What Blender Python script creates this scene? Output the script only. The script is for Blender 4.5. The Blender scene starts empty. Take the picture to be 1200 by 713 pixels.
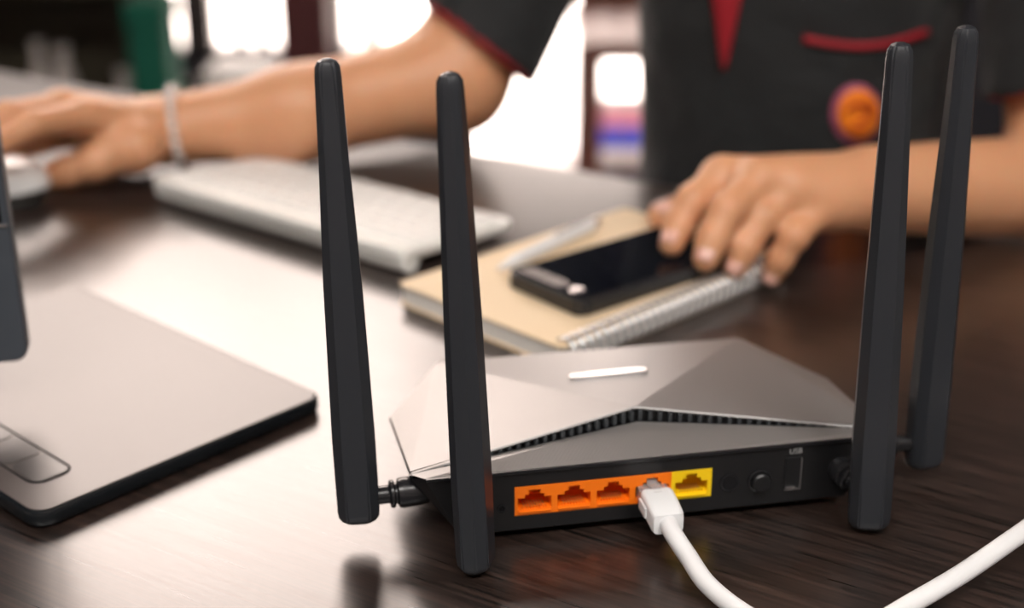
import bpy, bmesh, math, random
import numpy as np
from mathutils import Vector, Matrix
from mathutils.bvhtree import BVHTree

random.seed(7)
SC = bpy.context.scene
COL = SC.collection
PI = math.pi

# ------------------------------------------------------------------ camera
FPX, PITCH, CAMZ = 1667.0, math.radians(22.0), 0.282
cam_data = bpy.data.cameras.new('camera')
cam = bpy.data.objects.new('camera', cam_data)
COL.objects.link(cam)
cam.location = (0, 0, CAMZ)
cam.rotation_euler = (PI / 2 - PITCH, 0, 0)
cam_data.sensor_width = 36.0
cam_data.lens = FPX * 36.0 / 1200.0
cam_data.clip_start = 0.01
cam_data.clip_end = 100
cam_data.dof.use_dof = True
cam_data.dof.focus_distance = 0.495
cam_data.dof.aperture_fstop = 4.9
SC.camera = cam

# ------------------------------------------------------------------ light
world = bpy.data.worlds.new('sky')
SC.world = world
world.use_nodes = True
bg = world.node_tree.nodes['Background']
bg.inputs['Color'].default_value = (1.0, 0.84, 0.755, 1)
bg.inputs['Strength'].default_value = 10.8

SC.view_settings.view_transform = 'Standard'
SC.view_settings.look = 'None'
SC.view_settings.gamma = 1.0
SC.view_settings.use_curve_mapping = False
SC.view_settings.exposure = 0.2

FLOOR = -0.74


def ray(px, py):
    u = (px - 600) / FPX
    v = (356.5 - py) / FPX
    return Vector((u, math.cos(PITCH) + v * math.sin(PITCH), -math.sin(PITCH) + v * math.cos(PITCH)))


def atz(px, py, z):
    d = ray(px, py)
    return Vector((0, 0, CAMZ)) + d * ((z - CAMZ) / d.z)


def aty(px, py, y):
    d = ray(px, py)
    return Vector((0, 0, CAMZ)) + d * (y / d.y)


# ------------------------------------------------------------------ materials
def mat(name, color, rough=0.5, metal=0.0, spec=0.5, trans=0.0, emit=None, estr=0.0, sss=0.0,
        bump=None, vary=None, coat=0.0, ior=1.5, sheen=0.0):
    m = bpy.data.materials.new(name)
    m.use_nodes = True
    nt = m.node_tree
    b = nt.nodes['Principled BSDF']
    b.inputs['Base Color'].default_value = (*color, 1)
    b.inputs['Roughness'].default_value = rough
    b.inputs['Metallic'].default_value = metal
    b.inputs['Specular IOR Level'].default_value = spec
    b.inputs['Transmission Weight'].default_value = trans
    b.inputs['IOR'].default_value = ior
    b.inputs['Coat Weight'].default_value = coat
    b.inputs['Sheen Weight'].default_value = sheen
    if sss:
        b.inputs['Subsurface Weight'].default_value = sss
        b.inputs['Subsurface Radius'].default_value = (1.0, 0.35, 0.2)
        b.inputs['Subsurface Scale'].default_value = 0.006
    if emit:
        b.inputs['Emission Color'].default_value = (*emit, 1)
        b.inputs['Emission Strength'].default_value = estr
    tc = nt.nodes.new('ShaderNodeTexCoord')
    if vary:                       # (scale, other colour)
        n = nt.nodes.new('ShaderNodeTexNoise')
        n.inputs['Scale'].default_value = vary[0]
        n.inputs['Detail'].default_value = 4
        r = nt.nodes.new('ShaderNodeMix')
        r.data_type = 'RGBA'
        r.inputs[6].default_value = (*color, 1)
        r.inputs[7].default_value = (*vary[1], 1)
        nt.links.new(tc.outputs['Object'], n.inputs['Vector'])
        nt.links.new(n.outputs['Fac'], r.inputs[0])
        nt.links.new(r.outputs[2], b.inputs['Base Color'])
    if bump:                       # (scale, strength, distance)
        n = nt.nodes.new('ShaderNodeTexNoise')
        n.inputs['Scale'].default_value = bump[0]
        n.inputs['Detail'].default_value = 5
        bp = nt.nodes.new('ShaderNodeBump')
        bp.inputs['Strength'].default_value = bump[1]
        bp.inputs['Distance'].default_value = bump[2]
        nt.links.new(tc.outputs['Object'], n.inputs['Vector'])
        nt.links.new(n.outputs['Fac'], bp.inputs['Height'])
        nt.links.new(bp.outputs['Normal'], b.inputs['Normal'])
    return m


def wood_desk():
    m = mat('desk_wood', (0.02, 0.012, 0.009), 0.27, ior=1.85)
    nt = m.node_tree
    b = nt.nodes['Principled BSDF']
    tc = nt.nodes.new('ShaderNodeTexCoord')
    mp = nt.nodes.new('ShaderNodeMapping')
    mp.inputs['Scale'].default_value = (22, 700, 60)
    n = nt.nodes.new('ShaderNodeTexNoise')
    n.inputs['Scale'].default_value = 1.0
    n.inputs['Detail'].default_value = 6
    n.inputs['Distortion'].default_value = 0.4
    cr = nt.nodes.new('ShaderNodeValToRGB')
    cr.color_ramp.elements[0].position = 0.36
    cr.color_ramp.elements[0].color = (0.008, 0.006, 0.005, 1)
    cr.color_ramp.elements[1].position = 0.68
    cr.color_ramp.elements[1].color = (0.050, 0.030, 0.024, 1)
    bp = nt.nodes.new('ShaderNodeBump')
    bp.inputs['Strength'].default_value = 0.02
    bp.inputs['Distance'].default_value = 0.0001
    rr = nt.nodes.new('ShaderNodeMapRange')
    rr.inputs[3].default_value = 0.25
    rr.inputs[4].default_value = 0.33
    nt.links.new(tc.outputs['Object'], mp.inputs['Vector'])
    nt.links.new(mp.outputs['Vector'], n.inputs['Vector'])
    nt.links.new(n.outputs['Fac'], cr.inputs['Fac'])
    nt.links.new(cr.outputs['Color'], b.inputs['Base Color'])
    nt.links.new(n.outputs['Fac'], bp.inputs['Height'])
    nt.links.new(bp.outputs['Normal'], b.inputs['Normal'])
    nt.links.new(n.outputs['Fac'], rr.inputs[0])
    nt.links.new(rr.outputs[0], b.inputs['Roughness'])
    return m


def lid_material():
    m = mat('router_lid', (0.29, 0.28, 0.275), 0.43, metal=0.6, spec=0.6)
    nt = m.node_tree
    b = nt.nodes['Principled BSDF']
    tc = nt.nodes.new('ShaderNodeTexCoord')
    mp = nt.nodes.new('ShaderNodeMapping')
    mp.inputs['Rotation'].default_value = (0, 0, math.radians(35))
    w = nt.nodes.new('ShaderNodeTexWave')
    w.inputs['Scale'].default_value = 240
    bp = nt.nodes.new('ShaderNodeBump')
    bp.inputs['Strength'].default_value = 0.10
    bp.inputs['Distance'].default_value = 0.0003
    nt.links.new(tc.outputs['Object'], mp.inputs['Vector'])
    nt.links.new(mp.outputs['Vector'], w.inputs['Vector'])
    nt.links.new(w.outputs['Fac'], bp.inputs['Height'])
    nt.links.new(bp.outputs['Normal'], b.inputs['Normal'])
    return m


def pane_glass():
    m = bpy.data.materials.new('window_glass')
    m.use_nodes = True
    nt = m.node_tree
    nt.nodes.remove(nt.nodes['Principled BSDF'])
    out = nt.nodes['Material Output']
    t = nt.nodes.new('ShaderNodeBsdfTransparent')
    g = nt.nodes.new('ShaderNodeBsdfGlossy')
    g.inputs['Roughness'].default_value = 0.02
    f = nt.nodes.new('ShaderNodeFresnel')
    f.inputs['IOR'].default_value = 1.35
    mx = nt.nodes.new('ShaderNodeMixShader')
    nt.links.new(f.outputs[0], mx.inputs[0])
    nt.links.new(t.outputs[0], mx.inputs[1])
    nt.links.new(g.outputs[0], mx.inputs[2])
    nt.links.new(mx.outputs[0], out.inputs['Surface'])
    return m


M = {
    'desk': wood_desk(),
    'desk_metal': mat('desk_leg_metal', (0.02, 0.02, 0.02), 0.4, metal=0.8),
    'lid': lid_material(),
    'case': mat('router_case', (0.012, 0.012, 0.013), 0.42, bump=(900, 0.1, 0.0002)),
    'panel': mat('router_rear_panel', (0.010, 0.010, 0.011), 0.36, bump=(1200, 0.08, 0.0002)),
    'antenna': mat('antenna_plastic', (0.027, 0.030, 0.036), 0.36, bump=(1500, 0.06, 0.0002)),
    'joint': mat('hinge_plastic', (0.013, 0.013, 0.015), 0.26),
    'rubber': mat('rubber', (0.01, 0.01, 0.01), 0.8),
    'vent': mat('vent_black', (0.006, 0.006, 0.007), 0.5),
    'rib': mat('vent_rib_grey', (0.05, 0.055, 0.06), 0.4),
    'orange': mat('port_orange', (1.0, 0.20, 0.004), 0.4),
    'yellow': mat('port_yellow', (1.0, 0.66, 0.006), 0.4),
    'gold': mat('contact_gold', (0.85, 0.55, 0.2), 0.3, metal=0.9),
    'silver': mat('silver', (0.75, 0.75, 0.76), 0.25, metal=1.0),
    'print': mat('grey_print', (0.34, 0.34, 0.34), 0.6),
    'white_gloss': mat('white_gloss', (0.85, 0.85, 0.84), 0.15),
    'plug_white': mat('plug_white', (0.86, 0.87, 0.88), 0.3),
    'clear': mat('clear_plastic', (0.92, 0.92, 0.92), 0.08, trans=0.75, ior=1.45),
    'cord': mat('cord_white', (0.84, 0.84, 0.85), 0.4, bump=(700, 0.05, 0.0002)),
    'kb_white': mat('keyboard_white', (0.90, 0.90, 0.88), 0.25),
    'kb_body': mat('keyboard_body', (0.88, 0.88, 0.84), 0.25),
    'kb_dark': mat('mouse_base', (0.035, 0.033, 0.03), 0.5),
    'kraft': mat('kraft_cover', (0.80, 0.61, 0.40), 0.65, vary=(40, (0.84, 0.67, 0.46)), bump=(600, 0.1, 0.0003)),
    'paper': mat('page_edges', (0.86, 0.82, 0.77), 0.7, bump=(900, 0.2, 0.0003)),
    'wire': mat('binding_wire', (0.80, 0.80, 0.80), 0.25, metal=0.7),
    'phone_body': mat('phone_body', (0.015, 0.015, 0.017), 0.22),
    'phone_glass': mat('phone_glass', (0.004, 0.005, 0.009), 0.06, spec=0.7),
    'phone_pale_metal': mat('phone_pale_metal', (0.62, 0.58, 0.57), 0.25, metal=1.0),
    'pen': mat('pen_white', (0.80, 0.80, 0.80), 0.25),
    'tab_edge': mat('tablet_edge', (0.008, 0.010, 0.012), 0.22),
    'tab_top': mat('tablet_surface', (0.085, 0.068, 0.062), 0.38, ior=1.65, bump=(2500, 0.05, 0.0001)),
    'tab_key': mat('tablet_key', (0.055, 0.048, 0.046), 0.33),
    'slate': mat('monitor_chin', (0.055, 0.065, 0.08), 0.4),
    'screen': mat('monitor_screen', (0.005, 0.005, 0.006), 0.1),
    'skin': mat('skin', (0.72, 0.375, 0.205), 0.46, sss=0.25, vary=(30, (0.64, 0.30, 0.155)), bump=(350, 0.12, 0.0006)),
    'nail': mat('fingernail', (0.78, 0.45, 0.36), 0.28),
    'shirt': mat('black_shirt', (0.008, 0.009, 0.010), 0.8, sheen=0.15, bump=(14, 0.7, 0.02)),
    'red': mat('red_trim', (0.34, 0.006, 0.016), 0.65),
    'magenta': mat('badge_ring', (0.34, 0.03, 0.07), 0.7, vary=(60, (0.42, 0.14, 0.24))),
    'badge_orange': mat('badge_orange', (0.95, 0.24, 0.008), 0.6),
    'badge_brown': mat('badge_brown', (0.55, 0.07, 0.01), 0.7),
    'trousers': mat('trousers', (0.02, 0.022, 0.03), 0.85),
    'hair': mat('hair', (0.012, 0.009, 0.008), 0.45),
    'eye': mat('eye', (0.8, 0.8, 0.8), 0.2),
    'iris': mat('iris', (0.03, 0.015, 0.01), 0.2),
    'lip': mat('lip', (0.5, 0.2, 0.17), 0.5),
    'bead': mat('bead', (0.72, 0.66, 0.62), 0.2, metal=0.3),
    'floor': mat('floor_tile', (0.16, 0.125, 0.11), 0.35, vary=(3, (0.12, 0.09, 0.08))),
    'terrace': mat('terrace_stone', (0.82, 0.81, 0.80), 0.7),
    'wall': mat('wall_paint', (0.34, 0.31, 0.29), 0.8),
    'wall_dark': mat('wall_slate', (0.035, 0.035, 0.045), 0.7),
    'ceiling': mat('ceiling_paint', (0.62, 0.60, 0.58), 0.9),
    'frame': mat('window_frame', (0.035, 0.025, 0.025), 0.5),
    'darkred': mat('dark_red_wood', (0.10, 0.022, 0.024), 0.55),
    'glass': pane_glass(),
    'darkwood': mat('dark_wood', (0.045, 0.040, 0.024), 0.55, vary=(12, (0.06, 0.045, 0.025))),
    'redwood': mat('red_brown_wood', (0.16, 0.048, 0.032), 0.5, vary=(20, (0.22, 0.07, 0.045))),
    'green': mat('curtain_green', (0.004, 0.12, 0.075), 0.85),
    'vase': mat('pale_ceramic', (0.55, 0.5, 0.47), 0.25),
    'vase_white': mat('white_ceramic', (0.85, 0.83, 0.8), 0.3),
    'lamp': mat('lamp_diffuser', (0.9, 0.9, 0.9), 0.5, emit=(1.0, 0.95, 0.9), estr=21.0),
    'lamp_frame': mat('lamp_frame', (0.6, 0.6, 0.6), 0.5),
    'blue': mat('box_blue', (0.06, 0.10, 0.75), 0.6),
    'pink': mat('box_pink', (0.85, 0.35, 0.48), 0.6),
    'box_white': mat('box_white', (0.9, 0.88, 0.86), 0.6),
}


# ------------------------------------------------------------------ helpers
def tag(o, label=None, cat=None, group=None, kind=None):
    if label:
        o['label'] = label
    if cat:
        o['category'] = cat
    if group:
        o['group'] = group
    if kind:
        o['kind'] = kind
    return o


def empty(name, loc=(0, 0, 0), rz=0.0):
    o = bpy.data.objects.new(name, None)
    o.empty_display_size = 0.02
    COL.objects.link(o)
    o.location = loc
    o.rotation_euler = (0, 0, rz)
    return o


def link(name, me, m, parent=None, smooth=False):
    o = bpy.data.objects.new(name, me)
    COL.objects.link(o)
    if m is not None:
        me.materials.append(m if not isinstance(m, str) else M[m])
    if parent is not None:
        o.parent = parent
    if smooth:
        for p in me.polygons:
            p.use_smooth = True
    return o


def obj(name, bm, m, parent=None, smooth=False, auto=None):
    me = bpy.data.meshes.new(name)
    bmesh.ops.recalc_face_normals(bm, faces=bm.faces)
    if auto is not None:
        for f in bm.faces:
            f.smooth = True
        for e in bm.edges:
            if len(e.link_faces) == 2:
                g = e.calc_face_angle(0)
                p, q = sorted(f.calc_area() for f in e.link_faces)
                if g > auto or (g > 0.05 and q > 6 * p):
                    e.smooth = False
    bm.to_mesh(me)
    bm.free()
    return link(name, me, m, parent, smooth)


def raw(name, verts, faces, m, parent=None, smooth=False):
    me = bpy.data.meshes.new(name)
    me.from_pydata([tuple(v) for v in verts], [], faces)
    me.update()
    o = link(name, me, m, parent, smooth)
    return o


def copy_part(o, parent, loc=None):
    c = o.copy()
    COL.objects.link(c)
    c.parent = parent
    if loc is not None:
        c.location = loc
    return c


def box(bm, c, s, bev=0.0, seg=2, mtx=None):
    r = bmesh.ops.create_cube(bm, size=1.0)
    vs = r['verts']
    bmesh.ops.scale(bm, verts=vs, vec=s)
    bmesh.ops.translate(bm, verts=vs, vec=c)
    if bev:
        es = list({e for v in vs for e in v.link_edges})
        q = bmesh.ops.bevel(bm, geom=es, offset=bev, segments=seg, profile=0.5, affect='EDGES')
        vs = list({v for f in q['faces'] for v in f.verts} | {v for v in vs if v.is_valid})
    if mtx is not None:
        bmesh.ops.transform(bm, matrix=mtx, verts=[v for v in vs if v.is_valid])
    return vs


def boxobj(name, c, s, m, parent=None, bev=0.0, seg=2):
    bm = bmesh.new()
    box(bm, c, s, bev, seg)
    return obj(name, bm, m, parent, auto=0.6)


def prism(bm, pts, z0, z1):
    a = [bm.verts.new((p[0], p[1], z0)) for p in pts]
    b = [bm.verts.new((p[0], p[1], z1)) for p in pts]
    n = len(pts)
    bm.faces.new(a[::-1])
    bm.faces.new(b)
    for i in range(n):
        bm.faces.new((a[i], a[(i + 1) % n], b[(i + 1) % n], b[i]))


def rrect(w, h, r, n=6, cx=0.0, cy=0.0):
    pts = []
    for k, (sx, sy) in enumerate(((1, 1), (-1, 1), (-1, -1), (1, -1))):
        for i in range(n + 1):
            t = PI / 2 * (k + i / n)
            pts.append((cx + sx * (w / 2 - r) + r * math.cos(t), cy + sy * (h / 2 - r) + r * math.sin(t)))
    return pts


def slab(bm, pts, z0, z1, bev=0.0):
    """prism with a chamfered rim: three inset rings each side"""
    pts = [Vector((p[0], p[1])) for p in pts]
    n = len(pts)
    cen = sum(pts, Vector((0, 0))) / n
    nor = []
    for i in range(n):
        t = (pts[(i + 1) % n] - pts[i - 1]).normalized()
        nr = Vector((t.y, -t.x))
        if nr.dot(pts[i] - cen) < 0:
            nr = -nr
        nor.append(nr)
    rings = []
    prof = [(bev, z0), (bev * 0.3, z0 + bev * 0.3), (0, z0 + bev), (0, z1 - bev), (bev * 0.3, z1 - bev * 0.3), (bev, z1)] if bev else [(0, z0), (0, z1)]
    for ins, z in prof:
        rings.append([bm.verts.new((pts[i].x - nor[i].x * ins, pts[i].y - nor[i].y * ins, z)) for i in range(n)])
    bm.faces.new(rings[0][::-1])
    bm.faces.new(rings[-1])
    for a, b in zip(rings, rings[1:]):
        for i in range(n):
            bm.faces.new((a[i], a[(i + 1) % n], b[(i + 1) % n], b[i]))


def spline(pts, n=8):
    P = [Vector(p) for p in pts]
    out = []
    for i in range(len(P) - 1):
        p0 = P[i - 1] if i else P[0] * 2 - P[1]
        p1, p2 = P[i], P[i + 1]
        p3 = P[i + 2] if i + 2 < len(P) else P[-1] * 2 - P[-2]
        for k in range(n):
            t = k / n
            out.append(0.5 * ((2 * p1) + (p2 - p0) * t + (2 * p0 - 5 * p1 + 4 * p2 - p3) * t * t + (3 * p1 - p0 - 3 * p2 + p3) * t ** 3))
    out.append(P[-1])
    return out


def tube(bm, path, r, seg=12, cap=True, closed=False):
    path = [Vector(p) for p in path]
    n = len(path)
    rr = r if isinstance(r, (list, tuple)) else [r] * n
    up = Vector((0, 0, 1))
    rings = []
    for i in range(n):
        if closed:
            t = (path[(i + 1) % n] - path[i - 1]).normalized()
        else:
            t = (path[min(i + 1, n - 1)] - path[max(i - 1, 0)]).normalized()
        u = up - t * up.dot(t)
        if u.length < 0.05:
            u = Vector((1, 0, 0)) - t * t.x
        u.normalize()
        if i and not closed:
            u = (prev - t * prev.dot(t)).normalized()
        prev = u
        w = t.cross(u)
        rings.append([bm.verts.new(path[i] + (u * math.cos(2 * PI * k / seg) + w * math.sin(2 * PI * k / seg)) * rr[i]) for k in range(seg)])
    pairs = list(zip(rings, rings[1:]))
    if closed:
        pairs.append((rings[-1], rings[0]))
    for a, b in pairs:
        for k in range(seg):
            bm.faces.new((a[k], a[(k + 1) % seg], b[(k + 1) % seg], b[k]))
    if cap and not closed:
        bm.faces.new(rings[0][::-1])
        bm.faces.new(rings[-1])


def lathe(bm, prof, seg=20, mtx=None):
    """prof: (radius, height) pairs about local z"""
    rings = []
    new = []
    for r, h in prof:
        if r < 1e-6:
            v = bm.verts.new((0, 0, h))
            rings.append([v])
            new.append(v)
        else:
            ring = [bm.verts.new((r * math.cos(2 * PI * k / seg), r * math.sin(2 * PI * k / seg), h)) for k in range(seg)]
            rings.append(ring)
            new += ring
    for a, b in zip(rings, rings[1:]):
        for k in range(seg):
            k2 = (k + 1) % seg
            if len(a) == 1 and len(b) == 1:
                continue
            if len(a) == 1:
                bm.faces.new((a[0], b[k2], b[k]))
            elif len(b) == 1:
                bm.faces.new((a[k], a[k2], b[0]))
            else:
                bm.faces.new((a[k], a[k2], b[k2], b[k]))
    if len(rings[0]) > 1:
        bm.faces.new(rings[0][::-1])
    if len(rings[-1]) > 1:
        bm.faces.new(rings[-1])
    if mtx is not None:
        bmesh.ops.transform(bm, matrix=mtx, verts=new)


def axis_mtx(a, b):
    a, b = Vector(a), Vector(b)
    d = (b - a).normalized()
    return Matrix.Translation(a) @ d.to_track_quat('Z', 'Y').to_matrix().to_4x4()


def struct(o):
    return tag(o, kind='structure')


# ------------------------------------------------------------------ the room
WY = 3.3          # inner face of the far wall
RX0, RX1, RY0, RZ1 = -3.2, 2.6, -2.4, 2.4
struct(boxobj('floor', ((RX0 + RX1) / 2, (RY0 + WY) / 2 + 0.1, FLOOR - 0.05), (RX1 - RX0, WY - RY0 + 0.4, 0.1), 'floor'))
struct(boxobj('ceiling', ((RX0 + RX1) / 2, (RY0 + WY) / 2, RZ1 + 0.05), (RX1 - RX0 + 0.2, WY - RY0 + 0.3, 0.1), 'ceiling'))
struct(boxobj('wall_left', (RX0 - 0.05, (RY0 + WY) / 2, (FLOOR + RZ1) / 2), (0.1, WY - RY0 + 0.2, RZ1 - FLOOR), 'wall'))
struct(boxobj('wall_right', (RX1 + 0.05, (RY0 + WY) / 2, (FLOOR + RZ1) / 2), (0.1, WY - RY0 + 0.2, RZ1 - FLOOR), 'wall'))
tag(boxobj('ground_outside', (0, 9.6, FLOOR - 0.06), (24, 12.2, 0.1), 'terrace'), kind='structure')

SILL = -0.43
WX0, WX1, WZ0, WZ1 = -1.75, -0.13, 0.92, 2.34      # the tall window's opening
bm = bmesh.new()
def wbox(x0, x1, z0, z1):
    box(bm, ((x0 + x1) / 2, WY + 0.07, (z0 + z1) / 2), (x1 - x0, 0.14, z1 - z0))
wbox(RX0, -0.12, FLOOR, SILL)
wbox(RX0, -2.6, SILL, -0.06)
wbox(RX0, -0.12, -0.06, WZ0)
wbox(RX0, WX0, WZ0, WZ1)
wbox(WX1, -0.12, WZ0, WZ1)
wbox(RX0, -0.12, WZ1, RZ1)
wbox(-0.12, 0.62, 2.2, RZ1)
wbox(0.62, RX1, FLOOR, RZ1)
struct(obj('wall_back', bm, 'wall_dark'))
struct(boxobj('wall_front', ((RX0 + RX1) / 2, RY0 - 0.07, (FLOOR + RZ1) / 2), (RX1 - RX0, 0.14, RZ1 - FLOOR), 'wall'))


def window(name, x0, x1, z0, z1, y, bars, m='frame', fw=0.05):
    root = empty(name, ((x0 + x1) / 2, y, z0))
    struct(root)
    w, h = x1 - x0, z1 - z0
    bm = bmesh.new()
    box(bm, (-w / 2 + fw / 2, 0, h / 2), (fw, 0.07, h))
    box(bm, (w / 2 - fw / 2, 0, h / 2), (fw, 0.07, h))
    box(bm, (0, 0, fw / 2), (w - 2 * fw, 0.07, fw))
    box(bm, (0, 0, h - fw / 2), (w - 2 * fw, 0.07, fw))
    obj('window_frame', bm, m, root)
    xs = [-w / 2 + fw]
    for bx, bw in bars:
        bxl = bx - (x0 + x1) / 2
        boxobj('mullion', (bxl, 0, h / 2), (bw, 0.06, h - 2 * fw), m, root)
        xs += [bxl - bw / 2, bxl + bw / 2]
    xs.append(w / 2 - fw)
    for a, b in zip(xs[0::2], xs[1::2]):
        boxobj('pane', ((a + b) / 2, 0, h / 2), (b - a, 0.006, h - 2 * fw), 'glass', root)
    return root


window('window_1', WX0, WX1, WZ0, WZ1, WY + 0.07, [(-1.20, 0.025), (-0.64, 0.02)], fw=0.03)
window('window_2', -0.835, -0.52, SILL, -0.06, WY + 0.07, [(-0.74, 0.07), (-0.645, 0.018), (-0.59, 0.018)], fw=0.012)
window('window_3', -0.41, -0.12, SILL, -0.06, WY + 0.07, [(-0.33, 0.035)], fw=0.012)
window('window_5', -2.6, -0.835, SILL, -0.06, WY + 0.07, [(-1.9, 0.03), (-1.3, 0.03)], fw=0.012)
window('door_1', -0.12, 0.62, FLOOR, 2.2, WY + 0.07, [(0.40, 0.03)], fw=0.02)
# unseen blind added over the upper glass door to hold back daylight
blind = empty('added_blind', (0.25, WY - 0.03, 0.55))
tag(blind, 'dark blind added out of view over the upper glass door to block daylight', 'blind')
boxobj('fabric', (0, 0, 0.835), (0.80, 0.004, 1.67), 'wall_dark', blind)
boxobj('bottom_bar', (0, 0, 0.0), (0.80, 0.014, 0.024), 'frame', blind, bev=0.002)
bm = bmesh.new()
lathe(bm, [(0.025, -0.41), (0.025, 0.41)], 18, Matrix.Translation((0, 0, 1.69)) @ Matrix.Rotation(PI / 2, 4, 'Y'))
obj('roller', bm, 'frame', blind, auto=0.6)
struct(boxobj('trim_1', (-0.465, WY + 0.02, (SILL - 0.06) / 2), (0.11, 0.3, -0.06 - SILL), 'darkred', bev=0.004))

# ceiling lamps
for i, (x, y, side) in enumerate(((-0.7, -1.2, 'left'), (0.9, -1.0, 'right'))):
    r = empty('ceiling_lamp_%s_offscreen' % side, (x, y, RZ1 - 0.06))
    bm = bmesh.new()
    for sx, sy, w, h in ((0, -0.31, 1.24, 0.02), (0, 0.31, 1.24, 0.02), (-0.61, 0, 0.02, 0.6), (0.61, 0, 0.02, 0.6)):
        box(bm, (sx, sy, 0.03), (w, h, 0.06))
    obj('frame', bm, 'lamp_frame', r)
    boxobj('diffuser_%s_offscreen' % side, (0, 0, 0.035), (1.2, 0.6, 0.02), 'lamp', r)
    tag(r, ('flat white ceiling lamp nearest the left wall', 'flat white ceiling lamp nearest the right wall')[i], 'lamp', 'ceiling lamps')

# ------------------------------------------------------------------ desk
EA = math.atan2(-0.1, 0.163)                # direction of the desk's far edge
E1 = Vector((math.cos(EA), math.sin(EA), 0))
EN = Vector((-E1.y, E1.x, 0))               # towards the seated person
E0 = Vector((0.093, 0.918, 0))
DW, DD, DT = 2.1, 0.76, 0.03
dc = E0 + E1 * (-0.05) - EN * (DD / 2)
desk = empty('desk', (dc.x, dc.y, FLOOR), EA)
tag(desk, 'dark brown wooden desk with a satin top carrying the router', 'desk')
bm = bmesh.new()
box(bm, (0, 0, -FLOOR - DT / 2), (DW, DD, DT), 0.003)
obj('desktop', bm, 'desk', desk, auto=0.6)
for sx in (-1, 1):
    for sy in (-1, 1):
        boxobj('leg', (sx * (DW / 2 - 0.06), sy * (DD / 2 - 0.06), (-FLOOR - DT) / 2), (0.05, 0.05, -FLOOR - DT), 'desk_metal', desk, bev=0.003)
boxobj('rail', (0, 0, -FLOOR - DT - 0.03), (DW - 0.2, 0.04, 0.06), 'desk_metal', desk)

# ------------------------------------------------------------------ router
RA = math.radians(11.31)
R1 = Vector((math.cos(RA), math.sin(RA), 0))
R2 = Vector((-R1.y, R1.x, 0))
RO = Vector((-0.01904, 0.45812, 0)) + R1 * 0.076
router = empty('wifi_router', RO, RA)
tag(router, 'black and grey wifi router with four upright black antennas and orange ports', 'router')


def sym(p, s):
    return (p[0] * s, p[1], p[2])


PB = (0.076, 0.0, 0.004); PT = (0.089, 0.0, 0.0293); PR = (0.0935, 0.006, 0.0283)
PS = (0.0945, 0.064, 0.0235); PF = (0.069, 0.106, 0.0272); PA = (-0.003, 0.0245, 0.0385); PV = (-0.003, 0.0215, 0.0335)
BS = (0.081, 0.05, 0.004); BF = (0.056, 0.097, 0.004)
# lower case
V = []; Fc = []
def vv(p):
    V.append(p); return len(V) - 1
for s in (1, -1):
    b, t, r, bs, bf, S, Fp = [vv(sym(p, s)) for p in (PB, PT, (PR[0], PR[1], PR[2] - 0.0014), BS, BF, (PS[0], PS[1], PS[2] - 0.0014), (PF[0], PF[1], PF[2] - 0.0014))]
    Fc += [(b, t, r), (b, r, bs), (r, S, bs), (bs, S, Fp), (bs, Fp, bf)]
    if s == 1:
        K = (b, t, r, bs, bf, S, Fp)
Fc += [(K[6], K[6] + 7, K[4] + 7, K[4]), (K[0], K[3], K[4], K[4] + 7, K[3] + 7, K[0] + 7)]
o = raw('case', V, Fc, 'case', router)
bm = bmesh.new(); bm.from_mesh(o.data); bmesh.ops.recalc_face_normals(bm, faces=bm.faces); bm.to_mesh(o.data); bm.free()

# rear panel with the port opening left free
hx0, hx1, hz0, hz1 = -0.0556, 0.0208, 0.0102, 0.0221
def ed(z):
    return PB[0] + (PT[0] - PB[0]) * (z - PB[2]) / (PT[2] - PB[2])
bm = bmesh.new()
def quad(pts):
    bm.faces.new([bm.verts.new(p) for p in pts])
quad([(-ed(PB[2]), 0, PB[2]), (ed(PB[2]), 0, PB[2]), (ed(hz0), 0, hz0), (-ed(hz0), 0, hz0)])
quad([(-ed(hz1), 0, hz1), (ed(hz1), 0, hz1), (ed(PT[2]), 0, PT[2]), (-ed(PT[2]), 0, PT[2])])
quad([(-ed(hz0), 0, hz0), (hx0, 0, hz0), (hx0, 0, hz1), (-ed(hz1), 0, hz1)])
quad([(hx1, 0, hz0), (ed(hz0), 0, hz0), (ed(hz1), 0, hz1), (hx1, 0, hz1)])
bmesh.ops.remove_doubles(bm, verts=bm.verts, dist=1e-6)
rp = obj('rear_panel', bm, 'panel', router)
boxobj('rim_strip', (0, -0.0004, 0.0287), (0.177, 0.0012, 0.0012), 'joint', rp)

# rear deck in front of the vent
raw('rear_deck', [(-PT[0], 0, PT[2]), PT, PR, PV, sym(PR, -1), (-0.0003, 0.0, PT[2])],
    [(5, 1, 2, 3), (0, 5, 3, 4)], 'lid', router)
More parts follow.
